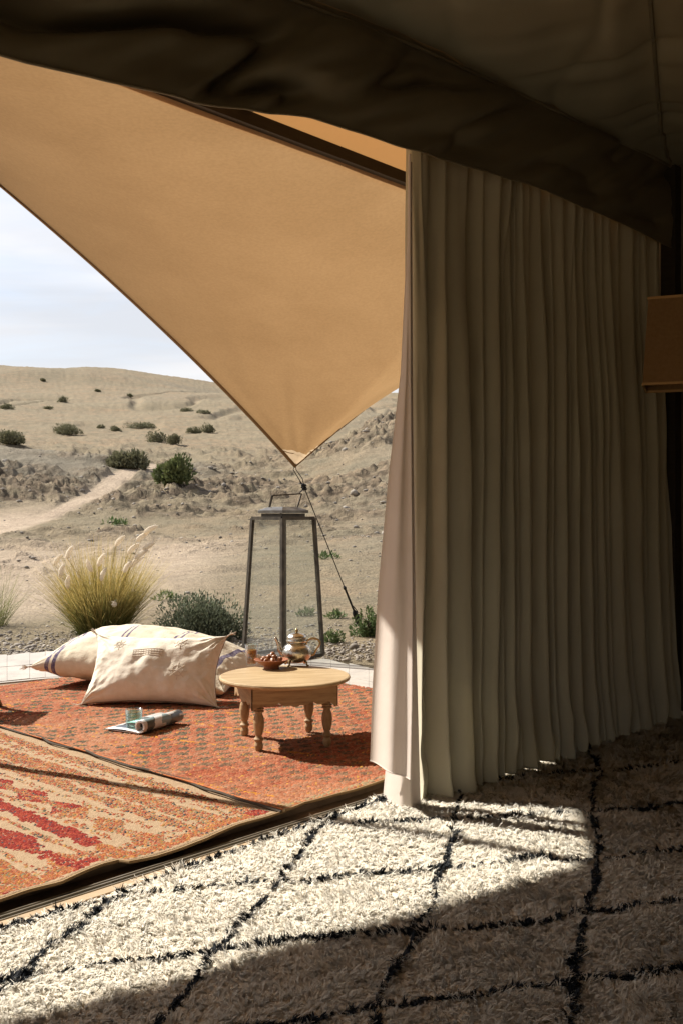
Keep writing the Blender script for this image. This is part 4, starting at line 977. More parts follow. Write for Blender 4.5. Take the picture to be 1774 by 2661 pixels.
bm = bmesh.new(); tube(bm, catmull([(-0.068, 0, 0.062), (-0.090, 0, 0.082), (-0.094, 0, 0.108), (-0.102, 0, 0.128), (-0.115, 0, 0.148)], 14).tolist(), [0.017, .016, .015, .014, .013, .012, .0115, .011, .0105, .010, .0095, .009, .0085, .008], 12); bmo('spout', bm, M['silver'], TP, True)
bm = bmesh.new(); tube(bm, catmull([(0.050, 0, 0.108), (0.058, 0, 0.132), (0.088, 0, 0.142), (0.118, 0, 0.132), (0.123, 0, 0.112), (0.104, 0, 0.082), (0.092, 0, 0.058), (0.075, 0, 0.052)], 26).tolist(), 0.0058, 8); bmo('handle', bm, M['brass'], TP, True)
for k in range(4):
    a = math.radians(45 + 90 * k + 10); c_, s_ = math.cos(a), math.sin(a)
    bm = bmesh.new(); tube(bm, [(0.052 * c_, 0.052 * s_, 0.028), (0.066 * c_, 0.066 * s_, 0.018), (0.066 * c_, 0.066 * s_, 0.008), (0.076 * c_, 0.076 * s_, 0.0)], [0.007, 0.006, 0.005, 0.006], 8); bmo('foot', bm, M['brass'], TP, True)
# tea glass
tg = on_table(654, 1729)
TG = root('tea_glass', 'small glass of amber mint tea standing beside the dates', 'glass', tg)
bm = bmesh.new(); lathe(bm, [(0, 0.001), (0.027, 0.001), (0.0275, 0.010), (0.036, 0.112), (0.0345, 0.112), (0.026, 0.012), (0.0, 0.012)], 28); bmo('glass', bm, M['glass'], TG, True)
bm = bmesh.new(); lathe(bm, [(0, 0.0125), (0.0255, 0.0125), (0.0322, 0.082), (0, 0.082)], 24); bmo('tea', bm, M['tea'], TG, True)
bm = bmesh.new(); tube(bm, [(0.0352 * math.cos(a), 0.0352 * math.sin(a), 0.112) for a in np.linspace(0, 6.2832, 25)], 0.0014, 6, False); bmo('rim', bm, M['water'], TG, True)
bm = bmesh.new()
for k in range(16):
    c_ = Vector((rnd.uniform(-.016, .018), rnd.uniform(-.022, 0.01), rnd.uniform(0.025, 0.062)))
    R_ = Matrix.Rotation(rnd.uniform(0, 6), 4, 'Z') @ Matrix.Rotation(rnd.uniform(-1, 1), 4, 'X')
    vv = [bm.verts.new(c_ + (R_ @ Vector(p))) for p in ((-.010, 0, 0), (0, -.005, .003), (.010, 0, 0), (0, .005, .003))]; bm.faces.new(vv)
bmo('mint_sprig', bm, M['mint'], TG)
# bowl of dates
bw = on_table(706, 1737)
BW = root('bowl', 'small terracotta bowl holding dates on the low table', 'bowl', bw); BW.scale = (1.08, 1.08, 0.95)
bm = bmesh.new(); lathe(bm, [(0, 0.0), (0.036, 0.0), (0.038, 0.006), (0.034, 0.010), (0.060, 0.030), (0.082, 0.048), (0.085, 0.051), (0.081, 0.052), (0.055, 0.034), (0.0, 0.022)], 40); bmo('dish', bm, M['terracotta'], BW, True)
DL = ['date at the right rim of the bowl nearest the teapot', 'date at the back right rim of the bowl', 'date at the back rim of the bowl', 'date at the back left rim of the bowl', 'date at the left rim of the bowl nearest the tea glass',
      'date at the front left rim of the bowl', 'date at the front rim of the bowl', 'date at the front right rim of the bowl', 'date in the second layer of the heap, right side', 'date in the second layer of the heap, back side',
      'date in the second layer of the heap, left side', 'date in the second layer of the heap, front side', 'topmost date crowning the heap in the terracotta bowl']
date_me = None
labels = ['date at the left rim of the bowl', 'date on top of the heap in the bowl', 'date at the right rim of the bowl', 'date at the front of the bowl', 'date at the back of the bowl']
for k in range(13):
    if k < 8: a = k * 0.785 + .2; c_ = Vector((0.044 * math.cos(a), 0.044 * math.sin(a), 0.048))
    elif k < 12: a = k * 1.57 + .6; c_ = Vector((0.020 * math.cos(a), 0.020 * math.sin(a), 0.061))
    else: c_ = Vector((0.004, -0.002, 0.074))
    if date_me is None:
        bm = bmesh.new(); bmesh.ops.create_icosphere(bm, subdivisions=2, radius=1)
        for v_ in bm.verts: v_.co = Vector((v_.co.x * 0.020 * (1 + .1 * v_.co.y), v_.co.y * 0.0125, v_.co.z * 0.0115)) * (1 + 0.10 * math.sin(v_.co.x * 9 + v_.co.z * 7))
        o = bmo('date', bm, M['date'], None, True); date_me = o.data
    else:
        o = bpy.data.objects.new('date', date_me); COL.objects.link(o)
    o.location = Vector(bw) + c_; o.rotation_euler = (rnd.uniform(-.5, .5), rnd.uniform(-.5, .5), rnd.uniform(0, 6))
    thing(o, DL[k], 'date', 'dates in the terracotta bowl')

# ------------------------------------------------------------------ cushions
def striped_mat():
    m = mat('striped_grain_sack', (0.66, 0.585, 0.455), 0.9, col2=(0.585, 0.51, 0.385), nscale=20, bump=0.25, bscale=90, spec=0.1, weave=0.5)
    t = m.node_tree; L = t.links.new; p = t.nodes[m['_p']]; src = p.inputs['Base Color'].links[0].from_socket
    a = t.nodes.new('ShaderNodeAttribute'); a.attribute_name = 'tint'; sp = t.nodes.new('ShaderNodeSeparateColor'); L(a.outputs['Color'], sp.inputs[0])
    mx_ = t.nodes.new('ShaderNodeMixRGB'); L(src, mx_.inputs[1]); mx_.inputs[2].default_value = (0.085, 0.07, 0.15, 1)
    def mt(op, x, y=None):
        n = t.nodes.new('ShaderNodeMath'); n.operation = op
        for i, v_ in enumerate((x, y)):
            if v_ is None: continue
            if isinstance(v_, float): n.inputs[i].default_value = v_
            else: L(v_, n.inputs[i])
        return n.outputs[0]
    tot = None
    for c_, w_ in ((0.080, 0.010), (0.115, 0.010), (0.39, 0.0055), (0.415, 0.0055), (0.66, 0.0055), (0.685, 0.0055), (0.925, 0.012)):
        d = mt('ABSOLUTE', mt('SUBTRACT', sp.outputs[0], c_)); k = mt('LESS_THAN', d, w_)
        tot = k if tot is None else mt('MAXIMUM', tot, k)
    n3 = t.nodes.new('ShaderNodeTexNoise'); n3.inputs['Scale'].default_value = 60; c0 = t.nodes.new('ShaderNodeTexCoord'); L(c0.outputs['Object'], n3.inputs['Vector'])
    tot = mt('MULTIPLY', tot, mt('ADD', n3.outputs[0], 0.35)); cl = t.nodes.new('ShaderNodeClamp'); L(tot, cl.inputs[0])
    L(cl.outputs[0], mx_.inputs[0]); L(mx_.outputs[0], p.inputs['Base Color']); return m
def cushion(name, parent, w, h, T_, m, seed, n=110, pinch=0.10, pw=2.4, wr=1.0, sag=0.0, ex=0.5):
    """plan in local x (w) and y (h), thickness along z; pulled corners, radiating wrinkles"""
    s = np.sin(np.linspace(-math.pi / 2, math.pi / 2, n)); s = np.sign(s) * np.abs(s) ** 0.9
    Uu, Vv = np.meshgrid(s, s)
    pr = (np.clip(1 - np.abs(Uu) ** pw, 0, 1) * np.clip(1 - np.abs(Vv) ** pw, 0, 1)) ** ex
    x = Uu * w / 2 * (1 - pinch * (1 - Vv ** 2)); y = Vv * h / 2 * (1 - pinch * (1 - Uu ** 2) * w / h * .8)
    out_v = []
    for sg in (1, -1):
        wrk = 0
        for cu, cv_ in ((-1, -1), (1, -1), (1, 1), (-1, 1)):
            dx, dy = (Uu - cu) * w, (Vv - cv_) * h; a = np.arctan2(dy, dx); rr_ = np.hypot(dx, dy)
            wrk = wrk + np.exp(-(rr_ / 0.26) ** 2) * vnoise(a * 7 + seed, rr_ * 3 + sg * 5, seed) * 0.020
        edgew = np.exp(-np.minimum(1 - np.abs(Uu), 1 - np.abs(Vv)) / 0.12) * fbm(Uu * w * 16, Vv * h * 16, 2, seed + 9 + sg) * 0.012
        big = fbm(Uu * w * 3.5, Vv * h * 3.5, 3, seed + 3 + sg) * 0.018
        z = sg * (T_ / 2 * pr + (wrk * wr + edgew * wr + big * wr) * np.clip(pr * 3, 0, 1) + 0.002)
        z = z - sag * (Uu ** 2 * 0.6 + Vv ** 2 * 0.4)
        out_v.append(np.stack([x, y, z], -1).reshape(-1, 3))
    f = grid_faces(n, n); k = n * n
    ring = np.array([j for j in range(n)] + [i * n + n - 1 for i in range(1, n)] + [(n - 1) * n + j for j in range(n - 2, -1, -1)] + [i * n for i in range(n - 2, 0, -1)]); nx = np.roll(ring, -1)
    V_ = np.vstack(out_v); Fc = np.vstack([f, f[:, ::-1] + k, np.stack([ring, ring + k, nx + k, nx], -1)])
    uv = np.stack([(Uu + 1) / 2, (Vv + 1) / 2, np.zeros_like(Uu)], -1).reshape(-1, 3); uv = np.vstack([uv, uv])
    o = mesh_np(name, V_, Fc, m, parent, True, cols=uv)
    return o, ring, V_
M['sack'] = striped_mat()
M['cream'] = mat('cream_linen', (0.74, 0.68, 0.57), 0.9, col2=(0.67, 0.605, 0.495), nscale=16, bump=0.22, bscale=70, spec=0.1, weave=0.5)
M['creamthread'] = mat('cream_thread', (0.56, 0.48, 0.385), 0.9)
M['browncord'] = mat('brown_piping', (0.12, 0.07, 0.04), 0.9)
BC = root('floor_cushion', 'big cream floor cushion with blue violet stripes lying behind the smaller one', 'cushion', (-1.25, 6.72, zf0 + 0.178), math.radians(-17))
bc, ring, V_ = cushion('cover', BC, 1.38, 0.84, 0.38, M['sack'], 5, pinch=0.07, sag=0.07, ex=0.46, pw=2.2, wr=1.1)
BC.rotation_euler = (math.radians(3), math.radians(4), math.radians(-17))
FC = root('throw_cushion', 'plain cream linen cushion with tasselled corners leaning on the striped one', 'cushion', (-0.0, 0, 0))
fcp = (at(392, 1836, zf0))
FC.location = (fcp.x, fcp.y + 0.155, zf0 + 0.192); FC.rotation_euler = (math.radians(90 - 35), math.radians(0), math.radians(-6))
fc, ring, V_ = cushion('cover', FC, 0.83, 0.47, 0.25, M['cream'], 17, pinch=0.10, wr=1.05, ex=0.5, pw=2.3)
bm = bmesh.new(); rp = [tuple(V_[i] - np.array([0, 0, .002])) for i in ring[::3]]; tube(bm, rp + rp[:1], 0.0028, 5); bmo('edge_seam', bm, M['browncord'], FC)
def tassel(par, c, d, m, n=16, L_=0.05):
    bm = bmesh.new(); d = Vector(d).normalized(); c = Vector(c)
    for k in range(n):
        j = Vector((rnd.uniform(-1, 1), rnd.uniform(-1, 1), rnd.uniform(-1, 1))) * 0.35
        tube(bm, [c, c + (d + j * .4) * L_ * .5, c + (d + j) * L_ * rnd.uniform(.8, 1.1)], 0.0016, 4)
    tube(bm, [c - d * .006, c + d * 0.012], 0.006, 6); bmo('tassel', bm, m, par)
for cx, cy_ in ((-1, -1), (1, -1), (1, 1), (-1, 1)): tassel(FC, (cx * 0.413, cy_ * 0.233, 0), (cx, cy_ * (.25 if cy_ < 0 else .9), 0), M['creamthread'])
tassel(BC, (-0.69, -0.415, -.07), (-1, -.5, -.2), M['creamthread'])
# raised embroidery on the front cushion: stitched bars and two little star motifs
def surf_z(x, y, obj=fc):
    ok_, loc, nrm, idx = obj.ray_cast(Vector((x, y, 1)), Vector((0, 0, -1))); return loc.z if ok_ else 0
bpy.context.view_layer.update()
bm = bmesh.new()
def stitch(x0, y0, x1, y1, r=0.0022):
    n = 8; tube(bm, [(x0 + (x1 - x0) * k / n, y0 + (y1 - y0) * k / n, surf_z(x0 + (x1 - x0) * k / n, y0 + (y1 - y0) * k / n) + 0.0008) for k in range(n + 1)], r, 5)
for yy in (0.075, 0.060, 0.045, 0.030):
    stitch(-0.12, yy, 0.06, yy + 0.003)
for k in range(12): stitch(-0.12 + k * .0165, 0.072, -0.117 + k * .0165, 0.033, 0.0012)
for cx, cy_, s_ in ((0.17, -0.055, 0.055), (-0.22, 0.12, 0.04), (0.16, 0.135, 0.045)):
    for k in range(4):
        a = k * math.pi / 4; stitch(cx - s_ * math.cos(a), cy_ - s_ * math.sin(a), cx + s_ * math.cos(a), cy_ + s_ * math.sin(a), 0.0016)
    for k in range(8):
        a = k * math.pi / 4 + .39; b = a + .785; stitch(cx + s_ * .6 * math.cos(a), cy_ + s_ * .6 * math.sin(a), cx + s_ * .6 * math.cos(b), cy_ + s_ * .6 * math.sin(b), 0.0014)
bmo('embroidery', bm, M['creamthread'], FC)

# ------------------------------------------------------------------ magazine and water glass
def print_mat():
    m = bpy.data.materials.new('printed_pages'); m.use_nodes = True; t = m.node_tree; p = t.nodes['Principled BSDF']; L = t.links.new
    p.inputs['Roughness'].default_value = 0.35
    c = t.nodes.new('ShaderNodeTexCoord'); v = t.nodes.new('ShaderNodeTexVoronoi'); v.distance = 'CHEBYCHEV'; v.inputs['Scale'].default_value = 15; L(c.outputs['Object'], v.inputs['Vector'])
    s = t.nodes.new('ShaderNodeSeparateColor'); L(v.outputs['Color'], s.inputs[0])
    r = t.nodes.new('ShaderNodeValToRGB'); r.color_ramp.interpolation = 'CONSTANT'
    for pos, c_ in ((0.0, (0.72, 0.70, 0.66)), (0.30, (0.10, 0.11, 0.10)), (0.42, (0.66, 0.65, 0.62)), (0.60, (0.22, 0.30, 0.30)), (0.72, (0.55, 0.52, 0.44)), (0.86, (0.07, 0.09, 0.12))):
        e = r.color_ramp.elements.new(pos) if pos else r.color_ramp.elements[0]; e.position = pos; e.color = (*c_, 1)
    r.color_ramp.elements[-1].color = (0.60, 0.58, 0.54, 1)
    L(s.outputs[0], r.inputs[0]); n = t.nodes.new('ShaderNodeTexNoise'); n.inputs['Scale'].default_value = 120; L(c.outputs['Object'], n.inputs['Vector'])
    mx_ = t.nodes.new('ShaderNodeMixRGB'); mx_.blend_type = 'MULTIPLY'; mx_.inputs[0].default_value = 0.4; L(r.outputs[0], mx_.inputs[1]); L(n.outputs['Fac'], mx_.inputs[2]); L(mx_.outputs[0], p.inputs['Base Color']); return m
M['print'] = print_mat(); M['paper'] = mat('page_edges', (0.66, 0.64, 0.60), 0.8)
mgp = at(412, 1890, zf0 + 0.008)
MG = root('magazine', 'open magazine on the rust rug with its right half rolled up', 'magazine', (mgp.x, mgp.y, zf0 + 0.007), math.radians(-28))
# local frame: spine along local y, flat half towards -x, roll at +x
def curl(th_off, n=50, rmax=0.034, turns=1.9):
    pts_ = [(-0.215 + 0.215 * k / 12, 0.002 + th_off + 0.006 * math.sin(k / 12 * math.pi)) for k in range(13)]
    for k in range(n + 1):
        s = k / n; a = s * turns * 2 * math.pi; r = rmax - 0.011 * s
        pts_.append((0.010 + r * math.sin(a) , 0.003 + th_off + rmax - r * math.cos(a)))
    return pts_
cp = curl(0.0)
V_ = []
for (x, z) in cp:
    for yy in (-0.165, -.06, .06, 0.165): V_.append((x, yy, z))
o = mesh_np('page_sheets', V_, grid_faces(len(cp), 4), M['print'], MG, True); so_ = o.modifiers.new('t', 'SOLIDIFY'); so_.thickness = 0.0035
bm = bmesh.new(); box(bm, (-0.105, 0.0, 0.0015), (0.225, 0.33, 0.0028)); bmo('cover', bm, M['paper'], MG)
nP = 16; V_ = []
for k in range(nP):
    s = k / (nP - 1); V_ += [(-0.20 + 0.20 * s, yy, 0.010 + 0.030 * math.sin(s * math.pi) ** 1.2 * (0.4 + .6 * (yy > 0))) for yy in (-0.05, 0.05, 0.163)]
o = mesh_np('lifted_page', V_, grid_faces(nP, 3), M['print'], MG, True); so_ = o.modifiers.new('t', 'SOLIDIFY'); so_.thickness = 0.0006
wg = at(349, 1893, zf0 + 0.012)
WG = root('water_glass', 'pale aqua tumbler of water standing on the open magazine', 'glass', (wg.x, wg.y, zf0 + 0.016))
bm = bmesh.new(); lathe(bm, [(0, 0.0), (0.040, 0.0), (0.042, 0.006), (0.045, 0.098), (0.0425, 0.098), (0.039, 0.012), (0, 0.011)], 32); bmo('glass', bm, M['aqua'], WG, True)
bm = bmesh.new(); lathe(bm, [(0, 0.0115), (0.0385, 0.0125), (0.041, 0.072), (0, 0.072)], 24); bmo('water', bm, M['water'], WG, True)

# ------------------------------------------------------------------ woven stool at the left border (one leg and its shadow show)
stp = at(-6, 1836, zf0)
ST = root('woven_stool', 'low wooden stool with woven seat at the left border, mostly out of view', 'stool', (stp.x - 0.20, stp.y - 0.16, zf0), math.radians(0))
for sx_, sy_ in ((-1, -1), (1, -1), (1, 1), (-1, 1)):
    bm = bmesh.new(); tube(bm, [(sx_ * 0.21, sy_ * 0.18, 0), (sx_ * 0.17, sy_ * 0.155, 0.10), (sx_ * 0.15, sy_ * 0.14, 0.36)], [0.015, 0.022, 0.024], 10); bmo('leg', bm, M['stoolwood'], ST, True)
bm = bmesh.new()
for k in range(15):
    x = -0.18 + k * 0.0257; box(bm, (x, 0, 0.352 + 0.004 * (k % 2)), (0.017, 0.36, 0.006)); box(bm, (0, x, 0.352 + 0.004 * ((k + 1) % 2)), (0.38, 0.017, 0.006))
o = bmo('woven_seat', bm, M['rattan'], ST)
bm = bmesh.new()
for a, b in (((-.19, -.18), (.19, -.18)), ((.19, -.18), (.19, .18)), ((.19, .18), (-.19, .18)), ((-.19, .18), (-.19, -.18))): tube(bm, [(*a, .352), (*b, .352)], 0.016, 10)
bmo('seat_rail', bm, M['stoolwood'], ST, True)

# ------------------------------------------------------------------ lamp shade at the right border
zt, zbm = 0, 0
Ds = 4.6
lx = (1668 - 887) / F * Ds
LS = root('floor_lamp', 'tan box lampshade in the dark at the right border', 'lamp', (lx + 0.371, Ds + 0.035, 0), math.radians(-20))  # plain cloth shade without a bulb
z_hi = CAM[2] + (1330.5 - 775) / F * Ds; z_lo = CAM[2] + (1330.5 - 998) / F * Ds
bm = bmesh.new(); hw_t, hw_b = 0.312, 0.337
A_ = [bm.verts.new((sx_ * hw_b, sy_ * 0.16, z_lo)) for sx_, sy_ in ((-1, -1), (1, -1), (1, 1), (-1, 1))]; B_ = [bm.verts.new((sx_ * hw_t, sy_ * 0.15, z_hi)) for sx_, sy_ in ((-1, -1), (1, -1), (1, 1), (-1, 1))]
for k in range(4): bm.faces.new((A_[k], A_[(k + 1) % 4], B_[(k + 1) % 4], B_[k]))
o = bmo('lamp_shade', bm, M['shade'], LS); so_ = o.modifiers.new('t', 'SOLIDIFY'); so_.thickness = 0.003
for z_, hw, hd in ((z_lo, hw_b, 0.16), (z_hi, hw_t, 0.15)):
    bm = bmesh.new(); q = [Vector((sx_ * hw, sy_ * hd, z_)) for sx_, sy_ in ((-1, -1), (1, -1), (1, 1), (-1, 1))]
    for k in range(4): barpoly(bm, q[k], q[(k + 1) % 4], 0.008, 0.012)
    bmo('rim', bm, M['shaderim'], LS)
bm = bmesh.new(); tube(bm, [(0.05, 0, 0.02), (0.05, 0, z_hi - 0.05)], 0.012, 12); bmo('stand', bm, M['iron'], LS)
bm = bmesh.new(); lathe(bm, [(0, 0.012), (0.14, 0.012), (0.14, 0.028), (0.02, 0.045), (0, 0.045)], 28, (0.05, 0, 0)); bmo('base', bm, M['iron'], LS)

# ------------------------------------------------------------------ plants
def blades(name, parent, base, n, H, R, m, seed, w=0.004, lean=(0.05, 0.9), colf=None, nseg=6, basr=0.10, droop=0.5):
    r = np.random.default_rng(seed)
    a = r.uniform(0, 2 * math.pi, n); le = r.uniform(0, 1, n) ** 0.8; L_ = H * r.uniform(0.45, 1.15, n) * (1 - 0.18 * le)
    ba = a + r.normal(0, .5, n); br = basr * np.sqrt(r.uniform(0, 1, n))
    x0 = base[0] + br * np.cos(ba); y0 = base[1] + br * np.sin(ba)
    ln = lean[0] + (lean[1] - lean[0]) * le
    Vv = np.zeros((n, (nseg + 1) * 2, 3), np.float32); Cc = np.zeros((n, (nseg + 1) * 2, 3), np.float32)
    wa = a + math.pi / 2 + r.normal(0, .8, n); x, y, z = x0.copy(), y0.copy(), np.full(n, base[2], float)
    for i in range(nseg + 1):
        s = i / nseg; hw = w * (1 - s * 0.85) * r.uniform(.7, 1.2, n)
        Vv[:, 2 * i] = np.stack([x - np.cos(wa) * hw, y - np.sin(wa) * hw, z], -1); Vv[:, 2 * i + 1] = np.stack([x + np.cos(wa) * hw, y + np.sin(wa) * hw, z], -1)
        if colf: Cc[:, 2 * i] = Cc[:, 2 * i + 1] = colf(s, le, r, n)
        ang = ln + droop * s * ln; st = L_ / nseg
        x = x + np.cos(a) * np.sin(ang) * st; y = y + np.sin(a) * np.sin(ang) * st; z = z + np.cos(ang) * st
    k = (nseg + 1) * 2; f = np.array([[2 * i, 2 * i + 1, 2 * i + 3, 2 * i + 2] for i in range(nseg)])
    Fc = (np.arange(n)[:, None, None] * k + f[None]).reshape(-1, 4)
    return mesh_np(name, Vv.reshape(-1, 3), Fc, m, parent, cols=Cc.reshape(-1, 3) if colf else None)
M['blade'] = mat('grass_blades', (1, 1, 1), 0.6, attr=True, trans=0.35, island=0.2, spec=0.3)
gp = Vector((-2.34, 9.75, 0)); gp.z = gz_at(gp.x, gp.y) - .02
GR = root('fountain_grass', 'tall golden fountain grass clump with white plumes left of the dark shrub', 'grass clump', (0, 0, 0))
mixk = rng.random(6000)
def gcol(s, le, r, n):
    g_ = np.array([0.12, 0.145, 0.04]); y_ = np.array([0.62, 0.46, 0.16]); t_ = np.clip(s * 0.95 + (mixk[:n] - .5) * 0.9 - 0.05, 0, 1)[:, None]; return g_ * (1 - t_) + y_ * t_
b_ = blades('blades', GR, gp, 3200, 0.90, 0, M['blade'], 3, w=0.0036, lean=(0.02, 0.66), colf=gcol, basr=0.20, droop=0.55); b_['kind'] = 'stuff'
b_ = blades('stray_blades', GR, gp, 420, 1.0, 0, M['blade'], 33, w=0.0032, lean=(0.3, 1.05), colf=gcol, basr=0.22, droop=0.8); b_['kind'] = 'stuff'
M['plume'] = mat('seed_plume', (0.85, 0.78, 0.66), 0.9, trans=0.5, col2=(0.76, 0.68, 0.56), nscale=80)
sh = at
heads = [(148, 1455, 35), (160, 1482, 12), (232, 1470, -30), (262, 1455, 25), (268, 1492, 15), (310, 1405, 45), (345, 1425, 50), (352, 1460, 55), (368, 1395, 60), (330, 1472, 35), (384, 1420, 62), (298, 1570, -20), (176, 1512, 0), (390, 1375, 70), (180, 1435, 20), (365, 1440, 60)]
for i, (px_, py_, ti) in enumerate(heads):
    D = 9.15 + 0.15 * rnd.random(); c_ = Vector(((px_ - 887) / F * D, D, CAM[2] - (py_ - 1330.5) / F * D)); a = math.radians(ti * 0.8)
    d = Vector((math.sin(a), rnd.uniform(-.2, .2), math.cos(a))).normalized(); L_ = 0.072
    if i == 11: L_ = 0.03
    bm = bmesh.new(); tube(bm, [c_ - d * L_ * .9, c_ - d * L_ * .6, c_ + d * 0, c_ + d * L_ * .6 + Vector((0.01, 0, -0.004)), c_ + d * L_ + Vector((0.02, 0, -0.01))], [0.006, 0.021, 0.025, 0.019, 0.004], 7)
    for k in range(90):
        s = rnd.uniform(-.9, .9); p = c_ + d * L_ * s; v_ = Vector((rnd.gauss(0, 1), rnd.gauss(0, 1), rnd.gauss(0, 1))); v_ = (v_ - d * v_.dot(d)).normalized() * 0.042 + d * 0.018
        q = p + v_; w_ = d.cross(v_).normalized() * 0.0012; bm.faces.new((bm.verts.new(p - w_), bm.verts.new(p + w_), bm.verts.new(q)))
    o_ = bmo('seed_head', bm, M['plume'], GR)
    bm = bmesh.new(); g0 = gp + Vector((0.1 * (px_ - 265) / 120, 0, 0.05)); tube(bm, catmull([g0, g0.lerp(c_, .5) + Vector((-.03 * (px_ - 265) / 100, 0, 0.06)), c_ - d * L_ * .8], 8).tolist(), 0.0022, 4); bmo('stem', bm, mat('plume_stem', (0.36, 0.27, 0.10), .7) if i == 0 else bpy.data.materials['plume_stem'], GR)

def leafcloud(name, parent, c, n, rad, m, seed, leaf=(0.03, 0.008), lump=5, flat=0.2):
    """leaf-sized faces in clumps over a lumpy dome"""
    r = np.random.default_rng(seed)
    lc = r.normal(0, 1, (lump, 3)); lc /= np.linalg.norm(lc, axis=1)[:, None]; lc[:, 2] = np.abs(lc[:, 2]); lr = r.uniform(0.35, 0.6, lump); lc = lc * r.uniform(0.3, .62, lump)[:, None]
    k = r.integers(0, lump, n); d = r.normal(0, 1, (n, 3)); d /= np.linalg.norm(d, axis=1)[:, None]
    p = lc[k] + d * (lr[k] * r.uniform(0.35, 1, n) ** .5)[:, None]
    p[:, 2] = np.abs(p[:, 2])
    # drop leaves by a clump noise so that gaps open
    nz_ = vnoise(p[:, 0] * 5 + p[:, 2] * 3, p[:, 1] * 5 - p[:, 2] * 2, seed) ; kp_ = nz_ > -0.35; p = p[kp_]; d = d[kp_]; n = len(p)
    p = p * np.array(rad); P_ = p + np.array(c)
    up = d * 0.7 + np.array([0, 0, 0.8]) + r.normal(0, .45, (n, 3)); up /= np.linalg.norm(up, axis=1)[:, None]
    sd_ = np.cross(up, r.normal(0, 1, (n, 3))); sd_ /= np.linalg.norm(sd_, axis=1)[:, None]
    L_ = leaf[0] * r.uniform(.6, 1.3, n)[:, None]; w_ = leaf[1] * r.uniform(.7, 1.2, n)[:, None]
    V_ = np.stack([P_, P_ + up * L_ * .5 + sd_ * w_, P_ + up * L_, P_ + up * L_ * .5 - sd_ * w_], 1).reshape(-1, 3)
    o = mesh_np(name, V_, np.arange(n * 4).reshape(-1, 4), m, parent); o['kind'] = 'stuff'; return o
def twigs(name, parent, c, rad, n, m, seed, r0=0.006):
    r = random.Random(seed); bm = bmesh.new(); c = Vector(c)
    for k in range(n):
        a = r.uniform(0, 6.28); e = r.uniform(0.2, 1.2); q = Vector((math.cos(a) * math.cos(e) * rad[0], math.sin(a) * math.cos(e) * rad[1], math.sin(e) * rad[2])) * r.uniform(.6, .9)
        tube(bm, [c, c + q * .5 + Vector((r.uniform(-.1, .1) * rad[0], 0, .08 * rad[2])), c + q], [r0, r0 * .7, r0 * .3], 5)
    return bmo(name, bm, m, parent)
M['leafg'] = mat('grey_green_leaf', (0.12, 0.14, 0.085), 0.7, col2=(0.17, 0.19, 0.12), nscale=5, trans=0.25, island=0.35)
M['leafb'] = mat('fresh_green_leaf', (0.10, 0.15, 0.055), 0.7, col2=(0.14, 0.18, 0.07), nscale=6, trans=0.3, island=0.3)
M['leaff'] = mat('far_scrub_leaf', (0.145, 0.145, 0.08), 0.8, col2=(0.21, 0.195, 0.115), nscale=1.5, trans=0.2, island=0.35)
M['leaff2'] = mat('far_green_leaf', (0.115, 0.14, 0.052), 0.8, col2=(0.18, 0.20, 0.08), nscale=1.5, trans=0.2, island=0.35)
M['twig'] = mat('grey_twig', (0.15, 0.11, 0.075), 0.9)
sp_ = Vector((-1.32, 9.35, 0)); sp_.z = gz_at(sp_.x, sp_.y)
SB = root('shrub', 'dark grey green leafy shrub between the golden grass and the lantern', 'shrub')
leafcloud('foliage', SB, sp_, 15000, (0.50, 0.36, 0.50), M['leafg'], 21, (0.036, 0.0075), 16); twigs('twigs', SB, sp_, (0.40, .3, .45), 26, M['twig'], 3)
q = Vector((0.235, 9.55, 0)); q.z = gz_at(q.x, q.y)
S2 = root('shrub', 'small green bush at the foot of the guy rope beside the curtain', 'shrub')
leafcloud('foliage', S2, q, 2600, (0.15, 0.14, 0.29), M['leafb'], 25, (0.034, 0.008), 8); twigs('twigs', S2, q, (0.14, .14, .30), 12, M['twig'], 5, .004)
q = Vector((-0.06, 9.1, 0)); q.z = gz_at(q.x, q.y)
S3 = root('shrub', 'tiny green sprig on the gravel right of the lantern foot', 'shrub')
leafcloud('foliage', S3, q, 700, (0.11, 0.1, 0.15), M['leafb'], 27, (0.03, 0.007), 5)
# thin pale grass at the left border
q = Vector((-3.75, 10.4, 0)); q.z = gz_at(q.x, q.y)
G2 = root('sparse_grass', 'thin pale green weed clump at the left border behind the terrace', 'grass clump')
def gcol2(s, le, r, n): return np.tile(np.array([0.20, 0.20, 0.08]) * (0.8 + .5 * s), (n, 1))
blades('blades', G2, q, 420, 0.62, 0, M['blade'], 9, w=0.003, lean=(0.1, 0.8), colf=gcol2, basr=0.25)['kind'] = 'stuff'
# low tufts dotted over the near ground
tuft_spots = [(300, 1366, 'pale green tuft on the sandy wash above the golden grass'), (838, 1452, 'green tuft on the slope right of the lantern top'), (800, 1600, 'green weed behind the lantern glass, nearer the rope'), (865, 1608, 'small weed left of the rope foot'), (440, 1560, 'yellow green tuft between golden grass and dark shrub')]
for i, (px_, py_, lb) in enumerate(tuft_spots):
    p = ray_ground(px_, py_, 9.2); sz = p.y / 90
    o = leafcloud('tuft', None, p, 160, (sz * 1.3, sz, sz * .7), M['leafb'], 60 + i, (sz * .5, sz * .07), 4); del o['kind']; o.name = 'grass_tuft'; thing(o, lb, 'tuft')
